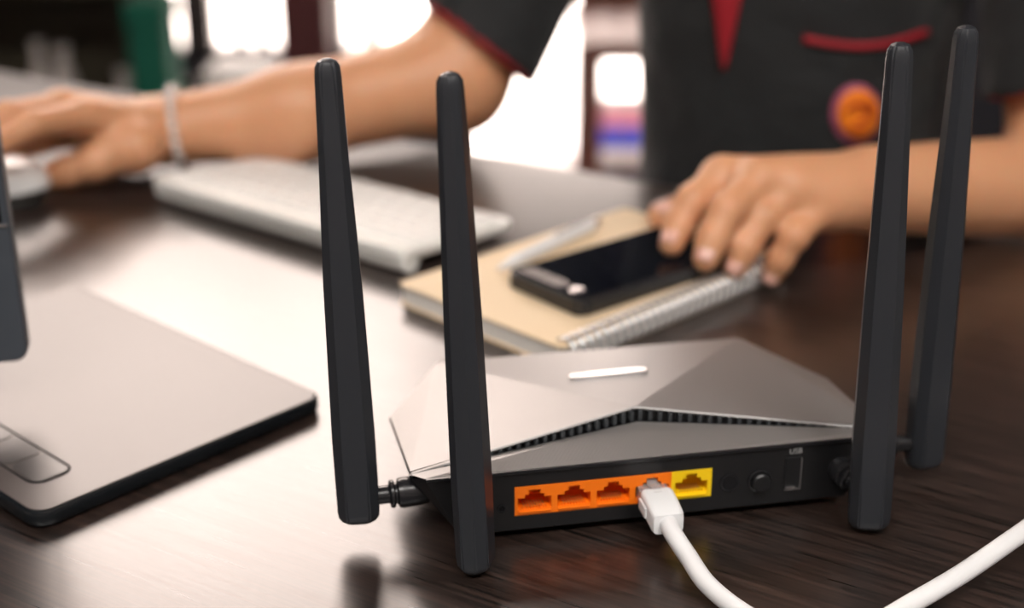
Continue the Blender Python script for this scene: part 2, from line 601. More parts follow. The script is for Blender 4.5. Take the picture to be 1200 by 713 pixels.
# vent wall and ribs
raw('vent_wall', [(-PR[0], PR[1] + 0.002, PR[2] - 0.001), (PV[0], PV[1] + 0.004, PV[2] - 0.003), (PR[0], PR[1] + 0.002, PR[2] - 0.001),
                  (PR[0], PR[1] + 0.002, PR[2] + 0.0002), (PA[0], PA[1] + 0.002, PA[2] - 0.0006), (-PR[0], PR[1] + 0.002, PR[2] + 0.0002)],
    [(0, 1, 4, 5), (1, 2, 3, 4)], 'vent', router)
for s in (-1, 1):
    e = Vector(sym(PR, s)); a = Vector(PA); v = Vector(PV)
    ang = math.atan2((e - v).y, (e - v).x)
    nr = 23
    for i in range(nr):
        t = 0.09 + 0.91 * (i + 0.5) / nr
        lo = e.lerp(v, t); hi = e.lerp(a, t)
        h = hi.z - lo.z
        if h < 0.0007:
            continue
        bm = bmesh.new()
        box(bm, (0, 0, max(h - 0.0008, 0.0004) / 2), (0.0014, 0.0022, max(h - 0.0008, 0.0004)))
        r = obj('vent_rib', bm, 'rib', router)
        r.location = ((lo.x + hi.x) / 2, (lo.y + hi.y) / 2 + 0.0012, lo.z - 0.0003)
        r.rotation_euler = (0, 0, ang)

# upper lid, faceted, with thickness
LV = [PA, PR, PS, PF, sym(PF, -1), sym(PS, -1), sym(PR, -1)]
LF = [(0, 1, 3), (0, 3, 4), (0, 4, 6), (1, 2, 3), (6, 4, 5)]
n = len(LV)
LV2 = LV + [(x, y, z - 0.0013) for x, y, z in LV]
LF2 = LF + [tuple(i + n for i in f[::-1]) for f in LF]
rim = [0, 1, 2, 3, 4, 5, 6]
for i in range(n):
    a, b = rim[i], rim[(i + 1) % n]
    LF2.append((a, a + n, b + n, b))
o = raw('lid', LV2, LF2, 'lid', router)
bm = bmesh.new(); bm.from_mesh(o.data)
bmesh.ops.recalc_face_normals(bm, faces=bm.faces)
bmesh.ops.bevel(bm, geom=[e for e in bm.edges], offset=0.0005, segments=1, affect='EDGES')
bm.to_mesh(o.data); bm.free()
lid = o
bm = bmesh.new()
slab(bm, rrect(0.034, 0.0062, 0.0030, 5), 0, 0.0012, 0.0004)
st = obj('badge_strip', bm, 'silver', lid, auto=0.6)
st.location = (-0.002, 0.068, 0.0322)
st.rotation_euler = (math.atan2(-(PA[2] - PF[2]), PF[1] - PA[1]), 0, math.radians(2))


# ports --------------------------------------------------------------
def make_port(name, x0, w, m, mi):
    """one socket: face plate with a stepped opening, cavity behind it"""
    z0, z1 = 0.0102, 0.0221
    cx = x0 + w / 2
    xs = [x0, cx - 0.0064, cx - 0.0037, cx - 0.0022, cx + 0.0022, cx + 0.0037, cx + 0.0064, x0 + w]
    zs = [z0, z0 + 0.0023, z0 + 0.0072, z0 + 0.0086, z0 + 0.0104, z1]
    def is_open(i, j):
        if j == 1:
            return 1 <= i <= 5
        if j == 2:
            return 2 <= i <= 4
        if j == 3:
            return i == 3
        return False
    yf, yb = -0.0004, 0.011
    bm = bmesh.new(); bi = bmesh.new()
    for i in range(7):
        for j in range(5):
            a, b, c, d = xs[i], xs[i + 1], zs[j], zs[j + 1]
            if not is_open(i, j):
                bm.faces.new([bm.verts.new(p) for p in ((a, yf, c), (b, yf, c), (b, yf, d), (a, yf, d))])
            else:
                bi.faces.new([bi.verts.new(p) for p in ((a, yb, c), (b, yb, c), (b, yb, d), (a, yb, d))])
                for di, dj, p, q in ((-1, 0, (a, c), (a, d)), (1, 0, (b, c), (b, d)), (0, -1, (a, c), (b, c)), (0, 1, (a, d), (b, d))):
                    if not is_open(i + di, j + dj):
                        bi.faces.new([bi.verts.new(t) for t in ((p[0], yf, p[1]), (q[0], yf, q[1]), (q[0], yb, q[1]), (p[0], yb, p[1]))])
    # outer side walls of the housing
    for p, q in (((x0, z0), (x0 + w, z0)), ((x0 + w, z0), (x0 + w, z1)), ((x0 + w, z1), (x0, z1)), ((x0, z1), (x0, z0))):
        bm.faces.new([bm.verts.new(t) for t in ((p[0], yf, p[1]), (q[0], yf, q[1]), (q[0], yb, q[1]), (p[0], yb, p[1]))])
    bmesh.ops.remove_doubles(bm, verts=bm.verts, dist=1e-6)
    bmesh.ops.remove_doubles(bi, verts=bi.verts, dist=1e-6)
    p = obj(name, bm, m, router)
    obj('cavity', bi, mi, p)
    bm = bmesh.new()
    for k in range(8):
        x = cx + (k - 3.5) * 0.00105
        box(bm, (x, 0.0030, z0 + 0.0031), (0.0005, 0.0046, 0.0005))
    tag(obj('contacts', bm, 'gold', p), kind='stuff')
    bm = bmesh.new()
    for k in range(9):
        box(bm, (cx + (k - 4) * 0.00112, 0.0004, z0 + 0.0028), (0.00045, 0.0010, 0.0012))
    tag(obj('comb', bm, m, p), kind='stuff')
    # lip below the opening
    boxobj('sill', (cx, yf - 0.0002, z0 + 0.0014), (0.0122, 0.0008, 0.0009), m, p, bev=0.0002)
    return p


for k in range(4):
    make_port('lan_port', -0.0556 + 0.0151 * k, 0.0151, 'orange', 'orange')
make_port('wan_port', 0.0048, 0.0160, 'yellow', 'yellow')

# reset hole, power jack, button, usb slot ------------------------------
def ring_y(name, x, z, prof, m, parent, seg=20):
    bm = bmesh.new()
    lathe(bm, prof, seg, Matrix.Translation((x, 0, z)) @ Matrix.Rotation(PI / 2, 4, 'X'))
    return obj(name, bm, m, parent, auto=0.6)
ring_y('reset_hole', -0.0605, 0.0138, [(0.0017, 0), (0.0017, 0.0005), (0.0011, 0.0005), (0.0011, -0.001), (0, -0.001)], 'joint', router)
pj = ring_y('power_jack', 0.0282, 0.0150, [(0.0040, 0), (0.0040, 0.0004), (0.0029, 0.0004), (0.0029, -0.006), (0, -0.006)], 'joint', router)
ring_y('jack_pin', 0.0282, 0.0150, [(0.0008, -0.006), (0.0008, -0.0004), (0, -0.0002)], 'silver', pj, 10)
pb = ring_y('power_button', 0.0403, 0.0146, [(0.0048, 0), (0.0048, 0.0006), (0.0042, 0.0008), (0.0040, 0.0002)], 'joint', router, 28)
ring_y('button_cap', 0.0403, 0.0146, [(0.0038, 0), (0.0038, 0.0026), (0.0033, 0.0031), (0, 0.0031)], 'panel', pb, 28)
us = boxobj('usb_port', (0.0535, -0.0002, 0.0165), (0.0066, 0.0008, 0.0140), 'vent', router, bev=0.0002)
bm = bmesh.new()
box(bm, (0.0566, -0.0005, 0.0168), (0.0004, 0.0010, 0.0130))
box(bm, (0.0535, -0.0005, 0.0098), (0.0066, 0.0010, 0.0004))
obj('usb_shell', bm, 'silver', us)
boxobj('usb_tongue', (0.0525, -0.0006, 0.0108), (0.0036, 0.0010, 0.0006), 'silver', us)


def text_mesh(s, size):
    c = bpy.data.curves.new('txt', 'FONT')
    c.body = s
    c.size = size
    c.align_x = 'CENTER'
    c.extrude = 0.00005
    t = bpy.data.objects.new('txt', c)
    COL.objects.link(t)
    dg = bpy.context.evaluated_depsgraph_get()
    me = bpy.data.meshes.new_from_object(t.evaluated_get(dg))
    bpy.data.objects.remove(t)
    return me
tx = link('usb_lettering', text_mesh('USB', 0.0031), 'print', us)
tx.location = (0.0540, -0.0006, 0.0252)
tx.rotation_euler = (PI / 2, 0, 0)

for sx, sy in ((-0.062, 0.012), (0.062, 0.012), (-0.045, 0.085), (0.045, 0.085)):
    bm = bmesh.new()
    lathe(bm, [(0.0055, 0), (0.006, 0.001), (0.006, 0.0045)], 16)
    f = obj('rubber_foot', bm, 'rubber', router, auto=0.6)
    f.location = (sx, sy, 0)


# antennas -------------------------------------------------------------
def blade_mesh(L):
    """flattened octagonal blade from z=0 (round foot) to z=L (round tip)"""
    stations = [(0.0, 0.74, 0.62), (0.0008, 0.86, 0.80), (0.0022, 0.96, 0.95), (0.005, 1.0, 1.0), (0.035, 1.0, 1.0),
                (0.095, 0.86, 0.90), (L - 0.035, 0.66, 0.74), (L - 0.006, 0.57, 0.66), (L - 0.0026, 0.53, 0.62), (L - 0.0008, 0.40, 0.46), (L, 0.20, 0.24)]
    W, T = 0.0155 / 2, 0.0125 / 2
    bm = bmesh.new()
    rings = []
    for z, a, b in stations:
        w, t = W * a, T * b
        c = 0.42
        pts = [(w, -t * c), (w, t * c), (w * 0.55, t), (-w * 0.55, t), (-w, t * c), (-w, -t * c), (-w * 0.55, -t), (w * 0.55, -t)]
        rings.append([bm.verts.new((x, y, z)) for x, y in pts])
    bm.faces.new(rings[0][::-1]); bm.faces.new(rings[-1])
    for a, b in zip(rings, rings[1:]):
        for k in range(8):
            bm.faces.new((a[k], a[(k + 1) % 8], b[(k + 1) % 8], b[k]))
    long_e = [e for e in bm.edges if abs(e.verts[0].co.z - e.verts[1].co.z) > 1e-5]
    bmesh.ops.bevel(bm, geom=long_e, offset=0.0006, segments=2, affect='EDGES')
    bmesh.ops.recalc_face_normals(bm, faces=bm.faces)
    for f in bm.faces:
        f.smooth = True
    for e in bm.edges:
        if len(e.link_faces) == 2 and e.calc_face_angle(0) > 0.5:
            e.smooth = False
    me = bpy.data.meshes.new('antenna_blade')
    bm.to_mesh(me); bm.free()
    me.materials.append(M['antenna'])
    return me


def antenna(base, top, rot, hinge_from, hinge_to):
    """base, top in router space; hinge runs from the case to the blade"""
    b, t = Vector(base), Vector(top)
    L = (t - b).length
    me = blade_mesh(L)
    o = bpy.data.objects.new('antenna', me)
    COL.objects.link(o)
    o.parent = router
    o.matrix_parent_inverse = Matrix.Identity(4)
    d = (t - b).normalized()
    q = Vector((0, 0, 1)).rotation_difference(d)
    o.rotation_mode = 'QUATERNION'
    from mathutils import Quaternion
    o.rotation_quaternion = q @ Quaternion((0, 0, 1), rot)
    o.location = b
    # hinge: collar on the case, flange, neck running into the blade (kept in the blade's space)
    inv = (Matrix.Translation(b) @ o.rotation_quaternion.to_matrix().to_4x4()).inverted()
    hf, ht = Vector(hinge_from), Vector(hinge_to)
    Lh = (ht - hf).length
    mt = inv @ axis_mtx(hf, ht)
    bm = bmesh.new()
    lathe(bm, [(0.0050, -0.006), (0.0054, -0.003), (0.0058, 0.0035), (0.0054, 0.0050), (0.0046, 0.0054), (0.0040, 0.0056), (0.0040, 0.0066), (0, 0.0066)], 24, mt)
    h = obj('hinge_collar', bm, 'joint', o, auto=0.6)
    bm = bmesh.new()
    lathe(bm, [(0, 0.0060), (0.0048, 0.0064), (0.0053, 0.0069), (0.0053, 0.0078), (0.0048, 0.0083), (0.0036, 0.0085), (0.0034, 0.0090), (0.0034, Lh)], 24, mt)
    obj('hinge_neck', bm, 'joint', o, auto=0.6)
    return o


antenna((-0.1124, 0.0109, 0.0088), (-0.1161, 0.0116, 0.1822), math.radians(-6), (-0.0925, 0.0110, 0.0185), (-0.1090, 0.0110, 0.0180))
antenna((-0.0735, -0.0190, 0.0022), (-0.0802, -0.0180, 0.1826), math.radians(62), (-0.0735, 0.0002, 0.0160), (-0.0735, -0.0150, 0.0135))
antenna((0.0771, -0.0200, 0.0022), (0.0704, -0.0193, 0.1862), math.radians(-20), (0.0735, 0.0002, 0.0160), (0.0765, -0.0160, 0.0135))
antenna((0.1149, 0.0122, 0.0070), (0.1114, 0.0129, 0.1842), math.radians(6), (0.0925, 0.0120, 0.0185), (0.1115, 0.0122, 0.0175))

# ------------------------------------------------------------------ network cable
cable = empty('network_cable', RO, RA)
tag(cable, 'white network cable plugged into the fourth orange router port', 'cable')
PX, PZ = -0.0028, 0.0150
bm = bmesh.new()
box(bm, (PX, -0.0005, PZ - 0.0006), (0.0112, 0.0150, 0.0064), 0.0005, 1)
obj('clear_plug', bm, 'clear', cable, auto=0.6)
bm = bmesh.new()
box(bm, (PX, -0.0035, PZ + 0.0036), (0.0040, 0.0110, 0.0012), 0.0003, 1, None)
obj('latch', bm, 'clear', cable, auto=0.6)
bm = bmesh.new()
for k in range(8):
    box(bm, (PX + (k - 3.5) * 0.00105, -0.0040, PZ - 0.0008), (0.0006, 0.0080, 0.0010))
tag(obj('wires', bm, 'vase', cable), kind='stuff')
bm = bmesh.new()
secs = [(-0.0058, 0.0118, 0.0078, 0.0002), (-0.0072, 0.0124, 0.0086, 0.0000), (-0.0150, 0.0124, 0.0086, -0.0006), (-0.0205, 0.0120, 0.0086, -0.0014), (-0.0222, 0.0112, 0.0078, -0.0017)]
rings = []
for y, w, h, dz in secs:
    pts = rrect(w, h, 0.0016, 3)
    rings.append([bm.verts.new((PX + a, y, PZ + dz + b)) for a, b in pts])
bm.faces.new(rings[0]); bm.faces.new(rings[-1][::-1])
for a, b in zip(rings, rings[1:]):
    for k in range(len(a)):
        bm.faces.new((a[k], a[(k + 1) % len(a)], b[(k + 1) % len(a)], b[k]))
boot = obj('plug_boot', bm, 'plug_white', cable, auto=0.7)
for s in (-1, 1):
    boxobj('grip_wing', (PX + s * 0.0064, -0.0105, PZ - 0.0010), (0.0010, 0.0085, 0.0044), 'plug_white', boot, bev=0.0004)

Rinv = (Matrix.Translation(RO) @ Matrix.Rotation(RA, 4, 'Z')).inverted()
cr = 0.0034
pts = [Vector((PX, -0.0200, PZ - 0.0014)), Vector((PX, -0.0270, PZ - 0.0024))]
for a, b, z in ((806, 652, 0.0090), (829, 685, 0.0060), (868, 717, 0.0044), (915, 742, 0.0040), (972, 752, 0.0042), (1022, 734, 0.0055), (1066, 709, 0.0085),
                (1130, 671, 0.0130), (1204, 620, 0.0170), (1290, 560, 0.0130), (1400, 500, 0.0060), (1500, 470, 0.0036)):
    pts.append(Rinv @ atz(a, b, z))
for q in ((0.50, 0.41, 0.0036), (0.62, 0.34, 0.0036), (0.74, 0.27, 0.0038)):
    pts.append(Rinv @ Vector(q))
d_ = (pts[-1] - pts[-2]).normalized()
bm = bmesh.new()
box(bm, (0, 0, 0.012), (0.0120, 0.0076, 0.018), 0.0008, 1, axis_mtx(pts[-1], pts[-1] + d_))
obj('end_plug', bm, 'plug_white', cable, auto=0.6)
bm = bmesh.new()
box(bm, (0, 0, 0.027), (0.0112, 0.0064, 0.014), 0.0005, 1, axis_mtx(pts[-1], pts[-1] + d_))
obj('end_plug_tip', bm, 'clear', cable, auto=0.6)
bm = bmesh.new()
tube(bm, spline(pts, 10), cr, 18)
obj('cord', bm, 'cord', cable, smooth=True)

# ------------------------------------------------------------------ drawing tablet
TD = Vector((0.096, 0.105, 0)).normalized()
TN = Vector((-TD.y, TD.x, 0))
TO = Vector((-0.179, 0.465, 0))
TW, TL, TH = 0.143, 0.205, 0.0075
tablet = empty('drawing_tablet', TO, math.atan2(TD.y, TD.x))
tag(tablet, 'thin drawing tablet with pale reflective surface and black rounded edge', 'tablet')
bm = bmesh.new()
slab(bm, rrect(TW, TL, 0.009, 6, TW / 2, TL / 2), 0.0008, TH, 0.0016)
obj('body', bm, 'tab_edge', tablet, auto=0.5)
bm = bmesh.new()
slab(bm, rrect(TW - 0.0036, TL - 0.0036, 0.0075, 6, TW / 2, TL / 2), TH - 0.001, TH + 0.00025, 0.0002)
surf = obj('drawing_surface', bm, 'tab_top', tablet, auto=0.5)
# key strip: rim and three keys
kx0, kx1, ky0, ky1 = 0.0125, 0.0305, 0.0215, 0.088
bm = bmesh.new()
outer = rrect(kx1 - kx0, ky1 - ky0, 0.006, 6, (kx0 + kx1) / 2, (ky0 + ky1) / 2)
tube(bm, [(x, y, TH + 0.00025) for x, y in outer], 0.0005, 6, closed=True)
obj('key_rim', bm, 'tab_edge', surf)
for ya, yb in ((0.0225, 0.0435), (0.0440, 0.0655), (0.0660, 0.0870)):
    bm = bmesh.new()
    slab(bm, rrect(kx1 - kx0 - 0.002, yb - ya - 0.0004, 0.0035, 4, (kx0 + kx1) / 2, (ya + yb) / 2), TH - 0.0005, TH + 0.0006, 0.0003)
    obj('key', bm, 'tab_key', tablet, auto=0.5)
for x, y in ((0.02, 0.02), (TW - 0.02, 0.02), (0.02, TL - 0.02), (TW - 0.02, TL - 0.02)):
    bm = bmesh.new(); lathe(bm, [(0.005, 0), (0.005, 0.0012)], 14)
    f = obj('rubber_foot', bm, 'rubber', tablet); f.location = (x, y, 0)

# ------------------------------------------------------------------ monitor at the left edge
MR = Vector((-0.2085, 0.560, 0.0))
MA = math.radians(10)
MWd, MHt = 0.36, 0.26
mon = empty('monitor', MR - Vector((math.cos(MA), math.sin(MA), 0)) * (MWd / 2), MA)
tag(mon, 'slate grey desktop monitor with black screen hovering over the drawing tablet', 'monitor')
MZ0 = 0.0290
bm = bmesh.new()
prof = [(x, y) for x, y in rrect(MWd, MHt, 0.006, 5)]
bmt = bmesh.new()
slab(bmt, prof, -0.010, 0.0, 0.0012)
bmesh.ops.transform(bmt, matrix=Matrix.Translation((0, 0, MZ0 + MHt / 2)) @ Matrix.Rotation(PI / 2, 4, 'X'), verts=bmt.verts)
obj('shell', bmt, 'slate', mon, auto=0.5)
boxobj('screen', (0, -0.0002, MZ0 + 0.0635 + (MHt - 0.068) / 2), (MWd - 0.006, 0.0012, MHt - 0.068), 'screen', mon)
boxobj('chin_line', (0, -0.0003, MZ0 + 0.0622), (MWd - 0.002, 0.0012, 0.0009), 'silver', mon)
bm.free()
boxobj('stand_neck', (-0.055, 0.022, 0.075), (0.05, 0.018, 0.14), 'slate', mon, bev=0.002)
bm = bmesh.new(); slab(bm, rrect(0.15, 0.12, 0.02, 5, -0.075, 0.03), 0.0, 0.007, 0.001)
obj('stand_base', bm, 'slate', mon, auto=0.5)

# ------------------------------------------------------------------ keyboard
KD = Vector((0.173, -0.140, 0)).normalized()
KN = Vector((-KD.y, KD.x, 0))
KL, KW = 0.2225, 0.100
kb = empty('keyboard', (-0.233, 0.875, 0), math.atan2(KD.y, KD.x))
tag(kb, 'slim white computer keyboard lying beyond the notebook', 'keyboard')
tilt = Matrix.Translation((0, 0, 0.0165)) @ Matrix.Rotation(-math.radians(4.6), 4, 'X')
bm = bmesh.new()
slab(bm, rrect(KL, KW, 0.008, 5, KL / 2, KW / 2), -0.006, 0.0, 0.0012)
bmesh.ops.transform(bm, matrix=tilt, verts=bm.verts)
obj('top_case', bm, 'kb_body', kb, auto=0.5)
bm = bmesh.new()
lathe(bm, [(0.0062, 0.002), (0.0070, 0.003), (0.0070, KL - 0.003), (0.0062, KL - 0.002)], 18, Matrix.Translation((0, 0.009, 0.0071)) @ Matrix.Rotation(PI / 2, 4, 'Y'))
obj('battery_tube', bm, 'kb_body', kb, auto=0.6)
bm = bmesh.new()
slab(bm, rrect(KL - 0.004, KW - 0.004, 0.007, 5, KL / 2, KW / 2), -0.0072, -0.0055, 0.0004)
bmesh.ops.transform(bm, matrix=tilt, verts=bm.verts)
obj('underside', bm, 'kb_body', kb, auto=0.5)
keymesh = {}
def key(w, h):
    k = (round(w, 5), round(h, 5))
    if k not in keymesh:
        bm = bmesh.new()
        slab(bm, rrect(w, h, 0.0012, 2), 0, 0.0020, 0.0004)
        me = bpy.data.meshes.new('key'); bm.to_mesh(me); bm.free(); me.materials.append(M['kb_white'])
        keymesh[k] = me
    return keymesh[k]
kp = (KL - 0.010) / 14.5
rows = [[1] * 14 + [0.5], [1] * 13 + [1.5], [1.5] + [1] * 13, [1.75] + [1] * 11 + [1.75], [2.25] + [1] * 10 + [2.25], [1, 1, 1, 1.25, 5.5, 1.25, 1, 1, 1.5]]
ky = KW - 0.006 - kp * 0.5
for ri, row in enumerate(reversed(rows)):
    x = 0.005
    hh = kp * (0.6 if ri == 5 else 1.0) * 0.98
    for wv in row:
        o = bpy.data.objects.new('key', key(wv * kp - 0.0022, hh - 0.0022))
        COL.objects.link(o); o.parent = kb
        p = tilt @ Vector((x + wv * kp / 2, ky - (0 if ri < 5 else -0.0), -0.0004))
        o.location = p
        o.rotation_euler = (-math.radians(4.6), 0, 0)
        x += wv * kp
    ky -= kp * 0.98 if ri < 4 else kp * 0.8

# ------------------------------------------------------------------ notebook
N0 = Vector((-0.061, 0.699, 0)); N1 = Vector((0.024, 0.613, 0))
NA = math.atan2((N1 - N0).y, (N1 - N0).x)
NW, NL = (N1 - N0).length, 0.182
nb = empty('spiral_notebook', N0, NA)
tag(nb, 'spiral notebook with pale kraft cover lying under the smartphone', 'notebook')
bm = bmesh.new(); slab(bm, rrect(NW - 0.001, NL, 0.004, 4, NW / 2, NL / 2), 0.0, 0.0012, 0.0003); obj('back_cover', bm, 'kraft', nb, auto=0.5)
bm = bmesh.new(); slab(bm, rrect(NW - 0.003, NL - 0.002, 0.004, 4, NW / 2, NL / 2), 0.0012, 0.0104, 0.0002); obj('page_block', bm, 'paper', nb, auto=0.5)
bm = bmesh.new(); slab(bm, rrect(NW - 0.001, NL, 0.004, 4, NW / 2, NL / 2), 0.0104, 0.0118, 0.0004); obj('front_cover', bm, 'kraft', nb, auto=0.5)
bm = bmesh.new()
for dz in (0,):
    tube(bm, [(0.0068 * math.cos(t), 0.0, 0.0068 * math.sin(t)) for t in [2 * PI * i / 14 for i in range(14)]], 0.0008, 5, closed=True)
ringme = bpy.data.meshes.new('binding_ring'); bm.to_mesh(ringme); bm.free(); ringme.materials.append(M['wire'])
for p in ringme.polygons:
    p.use_smooth = True
nring = 30
for i in range(nring):
    for dy in (0, 0.0018):
        o = bpy.data.objects.new('binding_ring', ringme); COL.objects.link(o); o.parent = nb
        o.location = (NW - 0.0035, 0.006 + (NL - 0.012) * i / (nring - 1) + dy - 0.0009, 0.0072)

# ------------------------------------------------------------------ smartphone
PC0 = Vector((-0.004, 0.694, 0)); PC1 = Vector((0.033, 0.649, 0))
PAng = math.atan2((PC1 - PC0).y, (PC1 - PC0).x)
PWd, PLn = (PC1 - PC0).length + 0.001, 0.124
ph = empty('smartphone', (PC0.x, PC0.y, 0.0119), PAng)
tag(ph, 'black smartphone lying on the spiral notebook under the hand', 'smartphone')
bm = bmesh.new(); slab(bm, rrect(PWd, PLn, 0.007, 5, PWd / 2, PLn / 2), 0.0, 0.0088, 0.0012); obj('body', bm, 'phone_body', ph, auto=0.5)
bm = bmesh.new(); slab(bm, rrect(PWd - 0.005, PLn - 0.005, 0.005, 5, PWd / 2, PLn / 2), 0.0080, 0.0091, 0.0002); obj('screen_glass', bm, 'phone_glass', ph, auto=0.5)
bm = bmesh.new(); slab(bm, rrect(PWd * 0.55, 0.009, 0.003, 4, PWd * 0.36, 0.0095), 0.0088, 0.0094, 0.0002); obj('glint_strip', bm, 'phone_pale_metal', ph, auto=0.5)  # pale metal strip standing in for a highlight on the phone's corner
bm = bmesh.new(); lathe(bm, [(0.0038, 0), (0.0040, 0.0005), (0.0034, 0.0007), (0, 0.0006)], 18); hb = obj('home_button', bm, 'phone_pale_metal', ph, auto=0.6); hb.location = (PWd * 0.78, 0.0095, 0.0089)
boxobj('side_button', (PWd + 0.0002, 0.085, 0.0045), (0.0010, 0.011, 0.0022), 'phone_body', ph, bev=0.0003)

# ------------------------------------------------------------------ pen
pa, pbn = atz(583, 316, 0.0158), atz(700, 261, 0.0158)
pen = empty('pen', (pa.x, pa.y, 0.0158), 0)
tag(pen, 'white ballpoint pen lying on the notebook beside the phone', 'pen')
mt = axis_mtx((0, 0, 0), pbn - pa)
PLg = (pbn - pa).length
bm = bmesh.new(); lathe(bm, [(0.0007, 0.0), (0.0012, 0.002), (0.0030, 0.012), (0.0038, 0.016), (0.0040, PLg * 0.5), (0.0040, PLg - 0.010), (0.0036, PLg - 0.006)], 16, mt); obj('barrel', bm, 'pen', pen, auto=0.5)
bm = bmesh.new(); lathe(bm, [(0.0030, PLg - 0.006), (0.0030, PLg), (0.0022, PLg + 0.001)], 14, mt); obj('push_button', bm, 'silver', pen, auto=0.5)
bm = bmesh.new(); box(bm, (0, 0.0046, PLg - 0.026), (0.0024, 0.0009, 0.036), 0.0003, 1, mt); obj('clip', bm, 'silver', pen)

# ------------------------------------------------------------------ mouse
mp_ = Vector((-0.3450, 0.866, 0))
mouse = empty('computer_mouse', mp_, math.radians(196))
tag(mouse, 'low white computer mouse under the hand wearing the bracelet', 'mouse')


def dome(bm, L, W, z0, zt, n=18, m=10):
    rings = []
    for j in range(m + 1):
        t = j / m * PI / 2
        s = math.cos(t) ** 0.55 if j < m else 0.0
        z = z0 + (zt - z0) * math.sin(t)
        if s < 1e-4:
            rings.append([bm.verts.new((0, 0, zt))])
            continue
        ring = []
        for k in range(n * 2):
            a = PI * k / n
            ca, sa = math.cos(a), math.sin(a)
            x = L / 2 * math.copysign(abs(ca) ** 0.75, ca)
            y = W / 2 * math.copysign(abs(sa) ** 0.75, sa)
            ring.append(bm.verts.new((x * s, y * s, z + 0.002 * (1 - abs(ca)) * 0)))
        rings.append(ring)
    bm.faces.new(rings[0][::-1])
    for a, b in zip(rings, rings[1:]):
        for k in range(n * 2):
            if len(b) == 1:
                bm.faces.new((a[k], a[(k + 1) % (2 * n)], b[0]))
            else:
                bm.faces.new((a[k], a[(k + 1) % (2 * n)], b[(k + 1) % (2 * n)], b[k]))
bm = bmesh.new(); dome(bm, 0.100, 0.056, 0.012, 0.030); obj('top_shell', bm, 'white_gloss', mouse, auto=0.8)
bm = bmesh.new(); slab(bm, [(0.046 * math.copysign(abs(math.cos(a)) ** 0.75, math.cos(a)), 0.025 * math.copysign(abs(math.sin(a)) ** 0.75, math.sin(a))) for a in [2 * PI * i / 28 for i in range(28)]], 0.0, 0.0125, 0.002); obj('base', bm, 'kb_dark', mouse, auto=0.6)
bm = bmesh.new(); lathe(bm, [(0.003, -0.003), (0.006, -0.002), (0.006, 0.002), (0.003, 0.003)], 16, Matrix.Translation((0.028, 0, 0.0245)) @ Matrix.Rotation(PI / 2, 4, 'X')); obj('scroll_wheel', bm, 'kb_dark', mouse)


# ------------------------------------------------------------------ the person
def surface_nets(f, org, h):
    ins = f < 0
    nx, ny, nz = f.shape
    cnt = np.zeros((nx - 1, ny - 1, nz - 1), np.uint8)
    for dx in (0, 1):
        for dy in (0, 1):
            for dz in (0, 1):
                cnt += ins[dx:nx - 1 + dx, dy:ny - 1 + dy, dz:nz - 1 + dz]
    act = (cnt > 0) & (cnt < 8)
    ci = np.argwhere(act)
    idx = -np.ones(act.shape, np.int64)
    idx[act] = np.arange(len(ci))
    acc = np.zeros((len(ci), 3)); num = np.zeros(len(ci))
    cs = [(a, b, c) for a in (0, 1) for b in (0, 1) for c in (0, 1)]
    vals = {c: f[ci[:, 0] + c[0], ci[:, 1] + c[1], ci[:, 2] + c[2]] for c in cs}
    for i, a in enumerate(cs):
        for b in cs[i + 1:]:
            if sum(abs(a[k] - b[k]) for k in range(3)) != 1:
                continue
            va, vb = vals[a], vals[b]
            m = (va < 0) != (vb < 0)
            t = np.where(m, va / np.where(m, va - vb, 1), 0)
            p = np.array(a)[None] + t[:, None] * (np.array(b) - np.array(a))[None]
            acc += p * m[:, None]; num += m
    vert = np.array(org) + (ci + acc / np.maximum(num, 1)[:, None]) * h
    faces = []
    for ax in range(3):
        b, c = [(1, 2), (2, 0), (0, 1)][ax]
        sl0 = [slice(None)] * 3; sl1 = [slice(None)] * 3
        sl0[ax] = slice(0, -1); sl1[ax] = slice(1, None)
        A, B = ins[tuple(sl0)], ins[tuple(sl1)]
        e = np.argwhere(A != B)
        ok = (e[:, b] > 0) & (e[:, c] > 0) & (e[:, b] < act.shape[b]) & (e[:, c] < act.shape[c])
        e = e[ok]
        fl = A[tuple(e.T)]
        def at(db, dc):
            q = e.copy(); q[:, b] -= db; q[:, c] -= dc
            return idx[tuple(q.T)]
        q = np.stack([at(0, 0), at(1, 0), at(1, 1), at(0, 1)], 1)
        q[~fl] = q[~fl][:, ::-1]
        faces.append(q)
    return vert, np.concatenate(faces)


